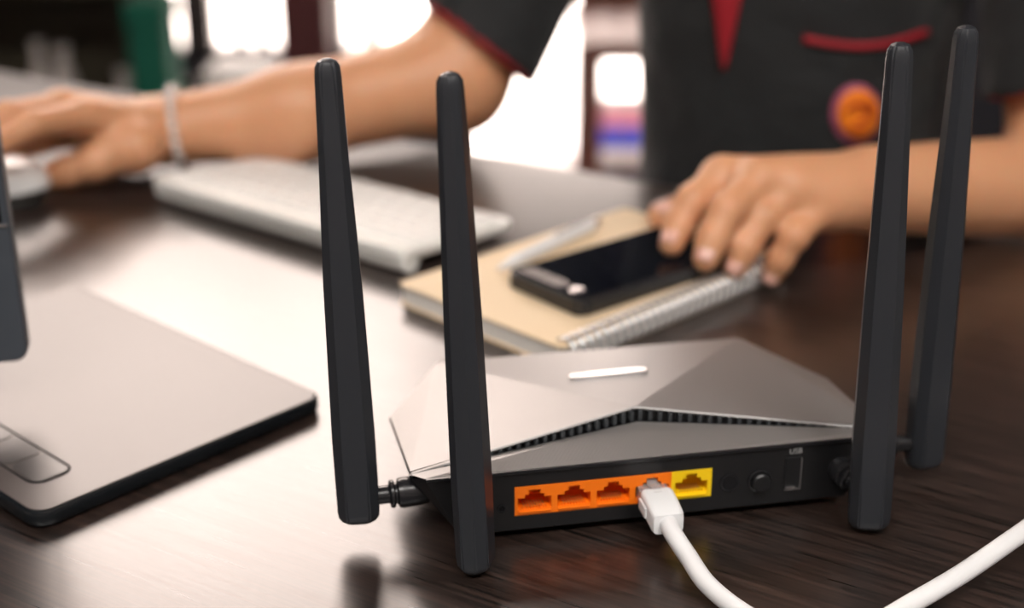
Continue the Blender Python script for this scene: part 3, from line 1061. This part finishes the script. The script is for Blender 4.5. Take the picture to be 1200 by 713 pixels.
class Field:
    def __init__(s, lo, hi, h):
        s.h = h; s.lo = np.array(lo, float)
        n = np.ceil((np.array(hi) - s.lo) / h).astype(int) + 1
        ax = [(s.lo[i] + np.arange(n[i]) * h).astype(np.float32) for i in range(3)]
        s.X, s.Y, s.Z = np.meshgrid(*ax, indexing='ij', sparse=True)
        s.f = np.full(tuple(n), 1.0, np.float32)
        s.ax = ax

    def cone(s, a, b, ra, rb):
        a = np.array(a, np.float32); b = np.array(b, np.float32); d = b - a
        L2 = float(d @ d) + 1e-12
        t = ((s.X - a[0]) * d[0] + (s.Y - a[1]) * d[1] + (s.Z - a[2]) * d[2]) / L2
        t = np.clip(t, 0, 1)
        return np.sqrt((s.X - a[0] - t * d[0]) ** 2 + (s.Y - a[1] - t * d[1]) ** 2 + (s.Z - a[2] - t * d[2]) ** 2) - (ra + (rb - ra) * t)

    def ell(s, c, r, fr=None):
        c = np.array(c, np.float32)
        x, y, z = s.X - c[0], s.Y - c[1], s.Z - c[2]
        if fr is not None:
            U, W, T = [np.array(v, np.float32) for v in fr]
            x, y, z = x * U[0] + y * U[1] + z * U[2], x * W[0] + y * W[1] + z * W[2], x * T[0] + y * T[1] + z * T[2]
        k = np.sqrt((x / r[0]) ** 2 + (y / r[1]) ** 2 + (z / r[2]) ** 2)
        return (k - 1) * min(r)

    def add(s, d, k=0.006):
        if k <= 0:
            s.f = np.minimum(s.f, d); return
        h = np.maximum(k - np.abs(s.f - d), 0) / k
        s.f = np.minimum(s.f, d) - h * h * k * 0.25

    def cut(s, d):
        s.f = np.maximum(s.f, -d)

    def mesh(s):
        return surface_nets(s.f, s.lo, s.h)


U_ = Vector((0.852, -0.523, 0))     # towards the person's left
W_ = Vector((-0.523, -0.852, 0))    # the way the person faces
TC = Vector((0.207, 1.027, 0))      # torso axis
def P(u, w, z):
    return TC + U_ * u + W_ * w + Vector((0, 0, z))

# --- arm A: reaching to the mouse (image left), person's right
wA = atz(195, 154, 0.028); fA = atz(350, 133, 0.0375); elA = atz(532, 92, 0.050)
shA = P(-0.165, 0.0, 0.275)
ixA = [atz(*p) for p in ((98, 136, 0.052), (38, 146, 0.056), (-8, 172, 0.048), (-30, 188, 0.041))]
mdA = [atz(*p) for p in ((72, 126, 0.052), (8, 136, 0.056), (-36, 160, 0.048), (-58, 176, 0.041))]
rgA = [atz(*p) for p in ((68, 140, 0.036), (16, 150, 0.033), (-30, 164, 0.022), (-54, 174, 0.014))]
pkA = [atz(*p) for p in ((88, 158, 0.022), (46, 168, 0.018), (12, 178, 0.013), (-8, 184, 0.009))]
thA = [atz(*p) for p in ((158, 174, 0.028), (112, 191, 0.021), (78, 201, 0.016), (54, 208, 0.013))]
# --- arm B: hand on the phone (image right), person's left
wB = atz(1028, 222, 0.043); elB = Vector((0.345, 0.852, 0.017)); shB = P(0.165, 0.0, 0.275)
ixB = [atz(*p) for p in ((846, 207, 0.056), (812, 236, 0.047), (795, 264, 0.036), (787, 286, 0.0290))]
mdB = [atz(*p) for p in ((890, 211, 0.058), (852, 246, 0.048), (835, 280, 0.035), (827, 303, 0.0265))]
rgB = [atz(*p) for p in ((930, 223, 0.052), (892, 256, 0.041), (872, 290, 0.028), (862, 313, 0.0180))]
pkB = [atz(*p) for p in ((962, 243, 0.042), (930, 277, 0.032), (914, 304, 0.019), (905, 323, 0.0090))]
thB = [atz(*p) for p in ((950, 218, 0.040), (880, 226, 0.028), (815, 240, 0.023), (774, 253, 0.0195))]


def hand_arm(w, mid, el, upto, ix, md, rg, pk, th, h=0.0021, sc=1.0, mid_r=0.030, el_r=0.040, up_r=0.036):
    allp = [w, el, upto] + ix + md + rg + pk + th + ([mid] if mid else [])
    lo = [min(p[i] for p in allp) - 0.05 for i in range(3)]
    hi = [max(p[i] for p in allp) + 0.05 for i in range(3)]
    F = Field(lo, hi, h)
    # arm
    if mid:
        F.add(F.cone(w, mid, 0.0235 * sc, mid_r), 0.0)
        F.add(F.cone(mid, el, mid_r, el_r), 0.02)
    else:
        F.add(F.cone(w, el, 0.0245 * sc, el_r), 0.0)
    F.add(F.cone(el, upto, el_r, up_r), 0.02)
    # palm: metacarpals
    for c, r0, r1 in ((ix, 0.0150, 0.0118), (md, 0.0165, 0.0122), (rg, 0.0160, 0.0115), (pk, 0.0140, 0.0105)):
        q = w.lerp(c[0], 0.12)
        F.add(F.cone(q, c[0], r0 * sc, r1 * sc), 0.012)
    cen = (w + ix[0] + pk[0] + md[0]) / 4
    F.add(F.cone(cen - Vector((0, 0, 0.006)), w.lerp(rg[0], 0.55) - Vector((0, 0, 0.005)), 0.0145 * sc, 0.0145 * sc), 0.014)
    # thumb
    F.add(F.cone(w.lerp(th[0], 0.4), th[0], 0.0150 * sc, 0.0150 * sc), 0.012)
    F.add(F.cone(th[0], th[1], 0.0145 * sc, 0.0112 * sc), 0.010)
    F.add(F.cone(th[1], th[2], 0.0108 * sc, 0.0098 * sc), 0.006)
    F.add(F.cone(th[2], th[3], 0.0100 * sc, 0.0078 * sc), 0.005)
    G = F.f
    for c, r in ((ix, 0.0092), (md, 0.0095), (rg, 0.0090), (pk, 0.0080)):
        F.f = np.full_like(G, 1.0)
        F.add(F.cone(c[0], c[1], r * 1.10 * sc, r * 0.97 * sc), 0)
        F.add(F.cone(c[1], c[2], r * 1.0 * sc, r * 0.86 * sc), 0.004)
        F.add(F.cone(c[2], c[3], r * 0.90 * sc, r * 0.74 * sc), 0.004)
        d = F.f
        F.f = G
        F.add(d, 0.0045)
        G = F.f
    return F.mesh()


VA, FA = hand_arm(wA, fA, elA, elA.lerp(shA, 0.35), ixA, mdA, rgA, pkA, thA, mid_r=0.030, el_r=0.037)
VB, FB = hand_arm(wB, None, elB, elB.lerp(shB, 0.35), ixB, mdB, rgB, pkB, thB, el_r=0.033, up_r=0.041)

# --- torso, neck, head, legs in one coarser field
F = Field((-0.16, 0.52, FLOOR + 0.02), (0.56, 1.36, 0.62), 0.009)
def pv(*a):
    return P(*a)
F.add(F.cone(P(0, -0.02, -0.2), P(0, -0.01, 0.18), 0.085, 0.085), 0)
for s in (-1, 1):
    F.add(F.cone(P(s * 0.03, -0.02, -0.16), P(s * 0.035, -0.01, 0.2), 0.066, 0.068), 0.03)
    F.add(F.cone(P(s * 0.05, -0.01, 0.235), P(s * 0.150, 0, 0.262), 0.04, 0.034), 0.03)
    F.add(F.cone(P(s * 0.150, 0, 0.262), (shA if s < 0 else shB).lerp(elA if s < 0 else elB, 0.6), 0.034, 0.034), 0.02)
    hip = P(s * 0.085, -0.02, -0.21); knee = P(s * 0.11, 0.37, -0.22); ank = P(s * 0.11, 0.33, FLOOR + 0.08); toe = P(s * 0.12, 0.44, FLOOR + 0.045)
    F.add(F.cone(hip, knee, 0.078, 0.052), 0.03)
    F.add(F.cone(knee, ank, 0.05, 0.034), 0.02)
    F.add(F.cone(ank - Vector((0, 0, 0.03)), toe, 0.034, 0.024), 0.02)
neck0, neck1 = P(0, -0.005, 0.27), P(0, 0.01, 0.38)
F.add(F.cone(neck0, neck1, 0.052, 0.048), 0.02)
hc = P(0, 0.025, 0.465)
fr = (U_, W_, Vector((0, 0, 1)))
F.add(F.ell(hc + Vector((0, 0, 0.02)), (0.072, 0.092, 0.10), fr), 0.03)
F.add(F.ell(hc + W_ * 0.025 - Vector((0, 0, 0.05)), (0.052, 0.060, 0.062), fr), 0.03)
F.add(F.cone(hc + W_ * 0.086 + Vector((0, 0, 0.012)), hc + W_ * 0.106 - Vector((0, 0, 0.022)), 0.009, 0.015), 0.012)
for s in (-1, 1):
    F.add(F.ell(hc + U_ * s * 0.074 - W_ * 0.005 - Vector((0, 0, 0.005)), (0.010, 0.018, 0.03), fr), 0.006)
VC, FC = F.mesh()

verts = np.concatenate([VA, VB, VC])
faces = np.concatenate([FA, FB + len(VA), FC + len(VA) + len(VB)])
PO = np.array([TC.x, TC.y, FLOOR])


def npmesh(name, v, f, m, parent=None, org=(0, 0, 0), smooth=True):
    me = bpy.data.meshes.new(name)
    v = np.asarray(v) - np.array(org)
    me.vertices.add(len(v)); me.vertices.foreach_set('co', v.astype(np.float32).ravel())
    me.loops.add(f.size); me.loops.foreach_set('vertex_index', f.astype(np.int32).ravel())
    me.polygons.add(len(f)); me.polygons.foreach_set('loop_start', np.arange(0, f.size, 4, dtype=np.int32))
    me.polygons.foreach_set('loop_total', np.full(len(f), 4, np.int32))
    me.update(calc_edges=True); me.validate()
    return link(name, me, m, parent, smooth)


person = npmesh('person', verts, faces, 'skin', None, PO)
person.location = PO
tag(person, 'person in black short-sleeved shirt with red trim, one hand on mouse, one on phone', 'person')
OFF = Vector((-PO[0], -PO[1], -PO[2]))

# --- shirt
F = Field((-0.10, 0.72, -0.20), (0.50, 1.28, 0.36), 0.0042)
um = (F.X - TC.x) * U_.x + (F.Y - TC.y) * U_.y
wm = (F.X - TC.x) * W_.x + (F.Y - TC.y) * W_.y
a_ = np.interp(F.Z, [-0.2, 0.0, 0.12, 0.22, 0.30], [0.106, 0.104, 0.112, 0.128, 0.085]).astype(np.float32)
b_ = np.interp(F.Z, [-0.2, 0.0, 0.12, 0.22, 0.30], [0.115, 0.108, 0.108, 0.095, 0.062]).astype(np.float32)
k = (np.abs(um / a_) ** 2.5 + np.abs(wm / b_) ** 2.5) ** (1 / 2.5)
d = (k - 1) * np.minimum(a_, b_) * 0.9
d = np.maximum(d, np.maximum(-0.19 - F.Z, F.Z - 0.315))
F.f = d.astype(np.float32)
for s_ in (-1, 1):
    F.add(F.cone(P(s_ * 0.03, -0.005, 0.275), P(s_ * 0.15, 0, 0.262), 0.046, 0.052), 0.03)
AXA = Vector((0.59, 0.22, 0.77)).normalized(); hemA0 = elA + AXA * 0.030; hemB = elB.lerp(shB, 0.27)
for sh, hem, r0, r1 in ((shA - Vector((0, 0, 0.010)), hemA0, 0.047, 0.058), (shB - Vector((0, 0, 0.010)), hemB, 0.051, 0.058)):
    midp = hem.lerp(sh, 0.5)
    dc_ = F.cone(hem - (sh - hem) * 0.15, sh, r0, r1)
    ax = (sh - hem).normalized()
    if hem is hemA0:
        ax = AXA
    else:
        ax = Vector((-0.35, 0.15, 0.92)).normalized()
    pl = (F.X - hem.x) * ax.x + (F.Y - hem.y) * ax.y + (F.Z - hem.z) * ax.z
    dc_ = np.maximum(dc_, -pl)
    F.add(dc_.astype(np.float32), 0.022)
    inner = np.maximum(F.cone(hem - (sh - hem) * 0.15, hem + (sh - hem) * 0.2, r0 - 0.008, r0 - 0.008), pl - 0.022)
    F.cut(inner.astype(np.float32))
VS, FS = F.mesh()
shirt = npmesh('shirt', VS, FS, 'shirt', person, PO)
bvh = BVHTree.FromPolygons([Vector(v) for v in VS], [tuple(q) for q in FS])
CAM = Vector((0, 0, CAMZ))


def on_shirt(px, py, lift=0.001):
    hit, nor, _, _ = bvh.ray_cast(CAM, ray(px, py).normalized())
    if hit is None:
        return None
    if nor.dot(ray(px, py)) > 0:
        nor = -nor
    return hit + nor * lift


def shirt_tube(name, pxs, r, m, parent=shirt, n=6):
    pts = []
    sp = spline([(a, b, 0) for a, b in pxs], n)
    for q in sp:
        p = on_shirt(q.x, q.y, r * 0.3)
        if p is not None:
            pts.append(p + OFF)
    bm = bmesh.new(); tube(bm, pts, r, 8)
    return obj(name, bm, m, parent, smooth=True)


shirt_tube('pocket_piping', [(942, 45), (972, 51), (1010, 54), (1048, 49), (1085, 37)], 0.0025, 'red')
# red placket: narrow wedge at the neck opening
rowsv = []
for py in range(-160, 84, 8):
    t = (py + 160) / 244
    l, r = 815 + (850 - 815) * t, 905 + (852 - 905) * t
    row = [on_shirt(l + (r - l) * i / 4, py, 0.0025) for i in range(5)]
    if all(p is not None for p in row):
        rowsv.append([p + OFF for p in row])
if len(rowsv) > 2:
    vs = [p for r in rowsv for p in r]
    fs = [(j * 5 + i, j * 5 + i + 1, j * 5 + i + 6, j * 5 + i + 5) for j in range(len(rowsv) - 1) for i in range(4)]
    pl_ = raw('placket', vs, fs, 'red', shirt, True)
    sm = pl_.modifiers.new('thick', 'SOLIDIFY'); sm.thickness = 0.002


def patch(name, cx, cy, rx, ry, r0, r1, lift, m, parent, na=28, nr=4):
    vs, fs = [], []
    for j in range(nr + 1):
        q = r0 + (r1 - r0) * j / nr
        for k in range(na):
            a = 2 * PI * k / na
            vs.append(on_shirt(cx + rx * q * math.cos(a), cy + ry * q * math.sin(a), lift) + OFF)
    for j in range(nr):
        for k in range(na):
            fs.append((j * na + k, j * na + (k + 1) % na, (j + 1) * na + (k + 1) % na, (j + 1) * na + k))
    o = raw(name, vs, fs, m, parent, True)
    s = o.modifiers.new('thick', 'SOLIDIFY'); s.thickness = 0.0015
    return o


badge = patch('badge', 1003, 134, 30, 36, 0.02, 1.0, 0.0012, 'magenta', shirt)
patch('badge_disc', 1005, 133, 30, 36, 0.02, 0.80, 0.0024, 'badge_orange', badge)
for pts in ([(990, 130), (998, 122), (1010, 124), (1014, 134), (1006, 142)], [(994, 148), (1004, 150), (1014, 146)], [(1012, 116), (1019, 126), (1020, 138)]):
    b2 = []
    for q in spline([(a, b, 0) for a, b in pts], 5):
        p = on_shirt(q.x, q.y, 0.0032)
        b2.append(p + OFF)
    bm = bmesh.new(); tube(bm, b2, 0.0012, 6); obj('badge_stitching', bm, 'badge_brown', badge, smooth=True)

# red hem piping on both sleeves: rings on the sleeve openings
def hem_ring(hem, ax, r):
    a = Vector((0, 0, 1)); u = (a - ax * a.dot(ax)).normalized(); w = ax.cross(u)
    bm = bmesh.new()
    tube(bm, [hem + OFF + (u * math.cos(t) + w * math.sin(t)) * r + ax * 0.001 for t in [2 * PI * i / 40 for i in range(40)]], 0.0026, 8, closed=True)
    obj('sleeve_piping', bm, 'red', shirt, smooth=True)
hem_ring(hemA0, AXA, 0.0455)
hem_ring(hemB, Vector((-0.35, 0.15, 0.92)).normalized(), 0.0505)

# collar
bm = bmesh.new()
tube(bm, [P(0.058 * math.cos(t), 0.052 * math.sin(t) + 0.0, 0.312 + 0.012 * math.cos(t) ** 2) + OFF for t in [2 * PI * i / 30 for i in range(30)]], 0.011, 8, closed=True)
obj('collar', bm, 'shirt', shirt, smooth=True)

# trousers and shoes
F = Field((-0.16, 0.52, FLOOR + 0.05), (0.56, 1.36, -0.08), 0.010)
F.add(F.cone(P(0, -0.03, -0.2), P(0, -0.02, -0.13), 0.112, 0.110), 0)
for s in (-1, 1):
    hip = P(s * 0.085, -0.02, -0.21); knee = P(s * 0.11, 0.37, -0.22); ank = P(s * 0.11, 0.33, FLOOR + 0.09)
    F.add(F.cone(hip, knee, 0.088, 0.064), 0.03)
    F.add(F.cone(knee, ank, 0.062, 0.050), 0.02)
v, f = F.mesh(); npmesh('trousers', v, f, 'trousers', person, PO)
for s in (-1, 1):
    ank = P(s * 0.11, 0.33, FLOOR + 0.05); toe = P(s * 0.12, 0.44, FLOOR + 0.040)
    F = Field([min(ank[i], toe[i]) - 0.08 for i in range(2)] + [FLOOR], [max(ank[i], toe[i]) + 0.08 for i in range(2)] + [FLOOR + 0.13], 0.006)
    F.add(F.cone(ank, toe, 0.044, 0.036), 0)
    F.add(F.cone(ank, ank + Vector((0, 0, 0.04)), 0.044, 0.042), 0.01)
    F.f = np.maximum(F.f, (FLOOR + 0.004) - F.Z)
    v, f = F.mesh(); npmesh('shoe', v, f, 'trousers', person, PO)
# hair and face
F = Field([hc[i] - 0.14 for i in range(3)], [hc[i] + 0.15 for i in range(3)], 0.006)
F.add(F.ell(hc + Vector((0, 0, 0.028)) - W_ * 0.012, (0.080, 0.098, 0.103), fr), 0)
um = (F.X - hc.x) * W_.x + (F.Y - hc.y) * W_.y
F.f = np.maximum(F.f, np.minimum(um - 0.045, 10) - np.maximum(0, (F.Z - hc.z - 0.045)) * 2.5).astype(np.float32)
F.f = np.maximum(F.f, (hc.z - 0.05) - F.Z)
v, f = F.mesh(); npmesh('hair', v, f, 'hair', person, PO)
for s in (-1, 1):
    e = hc + U_ * s * 0.031 + W_ * 0.082 + Vector((0, 0, 0.012))
    bm = bmesh.new(); bmesh.ops.create_uvsphere(bm, u_segments=14, v_segments=10, radius=0.0125); bmesh.ops.translate(bm, verts=bm.verts, vec=e + OFF)
    eo = obj('eye', bm, 'eye', person, smooth=True)
    bm = bmesh.new(); bmesh.ops.create_uvsphere(bm, u_segments=12, v_segments=8, radius=0.0065); bmesh.ops.translate(bm, verts=bm.verts, vec=e + OFF + W_ * 0.0075 - Vector((0, 0, 0.002)))
    obj('iris', bm, 'iris', eo, smooth=True)
    bm = bmesh.new(); tube(bm, [hc + OFF + U_ * s * x + W_ * w + Vector((0, 0, z)) for x, w, z in ((0.016, 0.094, 0.034), (0.032, 0.092, 0.038), (0.048, 0.080, 0.033))], [0.003, 0.0035, 0.002], 8)
    obj('eyebrow', bm, 'hair', person, smooth=True)
bm = bmesh.new(); tube(bm, [hc + OFF + U_ * x + W_ * w + Vector((0, 0, -0.055 - abs(x) * 0.05)) for x, w in ((-0.024, 0.074), (-0.010, 0.084), (0, 0.085), (0.010, 0.084), (0.024, 0.074))], [0.002, 0.005, 0.0048, 0.005, 0.002], 8)
obj('mouth', bm, 'lip', person, smooth=True)


# fingernails: small curved plates on the outer side of each last joint
def nail(c, r, up):
    d = (c[3] - c[2]).normalized()
    n = up - d * up.dot(d)
    n.normalize()
    s = d.cross(n)
    cen = c[3] - d * r * 0.25
    vs, fs = [], []
    for i in range(6):
        for j in range(6):
            a = (i / 5 - 0.5) * 1.5
            t = (j / 5 - 0.5) * 2
            sq = 1 - 0.25 * abs(t) ** 3
            vs.append(cen + OFF + d * (t * r * 0.80) + (n * math.cos(a * sq) + s * math.sin(a * sq)) * (r * (1.035 - 0.07 * max(0, t) ** 2)))
    for i in range(5):
        for j in range(5):
            fs.append((i * 6 + j, (i + 1) * 6 + j, (i + 1) * 6 + j + 1, i * 6 + j + 1))
    o = raw('fingernail', vs, fs, 'nail', person, True)
    m_ = o.modifiers.new('thick', 'SOLIDIFY'); m_.thickness = 0.0006
def outer(c):
    # bend direction of the finger: outer side is away from the inside of the curl
    d1 = (c[2] - c[1]).normalized(); d2 = (c[3] - c[2]).normalized()
    q = d1 - d2
    return (q + Vector((0, -0.6, 0.55))).normalized()
for c, r in ((ixB, 0.0070), (mdB, 0.0072), (rgB, 0.0068), (pkB, 0.0061)):
    nail(c, r, outer(c))
nail([thA[0], thA[1], thA[2], thA[3]], 0.0080, Vector((0.0, -0.9, 0.5)).normalized())
nail([thB[0], thB[1], thB[2], thB[3]], 0.0080, Vector((-0.2, -0.3, 0.9)).normalized())
for c, r in ((ixA, 0.0070), (mdA, 0.0072), (rgA, 0.0068), (pkA, 0.0061)):
    nail(c, r, Vector((-0.5, 0, 0.8)).normalized())

# bracelet of small pale beads on the mouse-side wrist
wc = wA.lerp(fA, 0.09)
ax = (fA - wA).normalized()
u = (Vector((0, 0, 1)) - ax * ax.z).normalized(); w = ax.cross(u)
br = empty('bracelet', wc + OFF); br.parent = person
bm = bmesh.new(); bmesh.ops.create_icosphere(bm, subdivisions=2, radius=0.0034)
bead = bpy.data.meshes.new('bead'); bm.to_mesh(bead); bm.free(); bead.materials.append(M['bead'])
for p in bead.polygons:
    p.use_smooth = True
for i in range(30):
    t = 2 * PI * i / 30
    o = bpy.data.objects.new('bead', bead); COL.objects.link(o); o.parent = br
    o.location = (u * math.cos(t) + w * math.sin(t)) * 0.0276

# stool under the person
sp = P(0, -0.05, 0)
stool = empty('stool', (sp.x, sp.y, FLOOR))
tag(stool, 'round black padded stool under the person in black', 'stool')
bm = bmesh.new(); lathe(bm, [(0.15, 0.38), (0.165, 0.39), (0.165, 0.425), (0.15, 0.437), (0, 0.437)], 28); obj('seat', bm, 'rubber', stool, auto=0.6)
for i in range(4):
    t = PI / 4 + i * PI / 2
    bm = bmesh.new(); tube(bm, [(0.11 * math.cos(t), 0.11 * math.sin(t), 0.385), (0.17 * math.cos(t), 0.17 * math.sin(t), 0.0)], 0.013, 10); obj('leg', bm, 'desk_metal', stool, smooth=True)
bm = bmesh.new(); tube(bm, [(0.145 * math.cos(t), 0.145 * math.sin(t), 0.16) for t in [2 * PI * i / 28 for i in range(28)]], 0.008, 8, closed=True); obj('foot_ring', bm, 'desk_metal', stool, smooth=True)

# ------------------------------------------------------------------ things far behind
# open shelf with pale vases in front of the left window
sx0, sx1 = aty(-60, 60, 2.75).x, aty(168, 60, 2.75).x
shelf = empty('shelf_rack', ((sx0 + sx1) / 2, 2.80, FLOOR))
tag(shelf, 'low dark wooden shelf rack below the tall window', 'shelf')
SWd = sx1 - sx0
for s in (-1, 1):
    boxobj('side_panel', (s * SWd / 2, 0, 0.29), (0.02, 0.26, 0.58), 'darkwood', shelf)
boxobj('back_panel', (0, 0.125, 0.29), (SWd, 0.012, 0.58), 'darkwood', shelf)
for z in (0.03, 0.275, 0.575):
    boxobj('shelf_board', (0, 0, z), (SWd - 0.02, 0.25, 0.018), 'darkwood', shelf)
SZ = FLOOR + 0.284
vspec = [(48, 0.020, 0.175, 'vase', 'thinnest tall pale ceramic bottle on the dark shelf rack'), (76, 0.026, 0.165, 'vase', 'wide tall pale ceramic bottle between the thin and short ones on shelf'),
         (146, 0.028, 0.12, 'vase', 'shortest pale ceramic bottle on the dark shelf rack beside the green box')]
for px, r, h, m_, lab in vspec:
    x = aty(px, 60, 2.75).x
    e = empty('vase', (x, 2.73, SZ))
    tag(e, lab, 'vase', 'vases on the dark shelf rack')
    bm = bmesh.new()
    lathe(bm, [(r * 0.7, 0), (r, h * 0.12), (r, h * 0.55), (r * 0.75, h * 0.72), (r * 0.45, h * 0.85), (r * 0.45, h)], 20)
    obj('body', bm, m_, e, smooth=True)
    bm = bmesh.new()
    lathe(bm, [(r * 0.5, h - 0.004), (r * 0.6, h - 0.002), (r * 0.6, h + 0.006), (r * 0.4, h + 0.008)], 18)
    obj('rim', bm, m_, e, auto=0.6)
x = aty(82, 98, 2.69).x
e = empty('glass_ball', (x, 2.69, SZ))
tag(e, 'small pale glass ball in front of the bottles on shelf rack', 'ornament')
bm = bmesh.new(); bmesh.ops.create_uvsphere(bm, u_segments=20, v_segments=12, radius=0.019); bmesh.ops.translate(bm, verts=bm.verts, vec=(0, 0, 0.023))
obj('ball', bm, 'vase_white', e, smooth=True)
bm = bmesh.new(); lathe(bm, [(0.012, 0), (0.010, 0.004), (0.009, 0.007)], 16); obj('foot', bm, 'silver', e)
g = aty(205, 104, 3.04)
e = empty('globe_lamp', (g.x, 3.04, FLOOR))
tag(e, 'white globe lamp on a thin dark stand behind the green box', 'lamp')
gz = g.z - FLOOR
bm = bmesh.new(); bmesh.ops.create_uvsphere(bm, u_segments=24, v_segments=14, radius=0.028); bmesh.ops.translate(bm, verts=bm.verts, vec=(0, 0, gz))
obj('globe', bm, 'vase_white', e, smooth=True)
bm = bmesh.new(); lathe(bm, [(0.006, 0.01), (0.006, gz - 0.026), (0.012, gz - 0.024)], 12); obj('pole', bm, 'frame', e)
bm = bmesh.new(); lathe(bm, [(0.06, 0), (0.06, 0.008), (0.05, 0.012)], 24); obj('base', bm, 'frame', e, auto=0.6)

# slim green box standing in for a curtain, kept low to clear the window reflection
x0, x1 = aty(150, 60, 2.56).x, aty(194, 60, 2.56).x
gb = empty('curtain_stand_in', ((x0 + x1) / 2, 2.62, FLOOR))
tag(gb, 'slim dark green box standing in for a curtain beside the shelf rack', 'bin')
boxobj('body', (0, 0, 0.26), (x1 - x0, 0.12, 0.52), 'green', gb, bev=0.008)
boxobj('box_top', (0, 0, 0.545), (x1 - x0 + 0.006, 0.126, 0.05), 'green', gb, bev=0.008)

# low white storage box by the sill
xa, xb = aty(250, 98, 3.12).x, aty(326, 98, 3.12).x
wb = empty('storage_box', ((xa + xb) / 2, 3.12, FLOOR))
tag(wb, 'low white storage box standing below the window panes', 'box')
hb_ = aty(290, 88, 3.02).z - FLOOR
boxobj('bin', (0, 0, (hb_ - 0.02) / 2), (xb - xa, 0.2, hb_ - 0.02), 'box_white', wb, bev=0.004)
boxobj('cover', (0, 0, hb_ - 0.011), (xb - xa + 0.01, 0.21, 0.022), 'box_white', wb, bev=0.004)

# red-brown chair behind the person
CH = aty(694, 120, 2.62)
chair = empty('wooden_chair', (CH.x, 2.62, FLOOR))
tag(chair, 'red-brown wooden chair with slatted back in front of glass door', 'chair')
seat_z = aty(694, 62, 2.60).z - FLOOR
bm = bmesh.new(); box(bm, (0.185, 0.18, seat_z), (0.42, 0.40, 0.035), 0.006); obj('seat', bm, 'redwood', chair, auto=0.6)
for x, y in ((0.0, 0.0), (0.37, 0.0), (0.0, 0.36), (0.37, 0.36)):
    boxobj('leg', (x, y, seat_z / 2), (0.034, 0.034, seat_z), 'redwood', chair, bev=0.003)
for x in (0.0, 0.37):
    boxobj('back_post', (x, 0.37, seat_z + 0.21), (0.032, 0.028, 0.44), 'redwood', chair, bev=0.003)
for x in (0.07, 0.13, 0.19, 0.25, 0.31):
    boxobj('back_slat', (x, 0.37, seat_z + 0.21), (0.022, 0.014, 0.36), 'redwood', chair, bev=0.002)
for z in (0.03, 0.40):
    boxobj('back_rail', (0.185, 0.37, seat_z + z), (0.37, 0.02, 0.05), 'redwood', chair, bev=0.003)

# striped carton on the terrace
bx = aty(745, 150, 3.56)
cb = empty('striped_carton', (bx.x + 0.02, 3.60, FLOOR - 0.01))
tag(cb, 'white carton with blue and pink bands outside the glass door', 'carton')
boxobj('lower_band', (0, 0, 0.0225), (0.26, 0.2, 0.045), 'box_white', cb)
boxobj('blue_band', (0, 0, 0.0725), (0.261, 0.201, 0.055), 'blue', cb)
boxobj('pink_band', (0, 0, 0.125), (0.261, 0.201, 0.05), 'pink', cb)
boxobj('top', (0, 0, 0.165), (0.262, 0.202, 0.03), 'box_white', cb, bev=0.003)
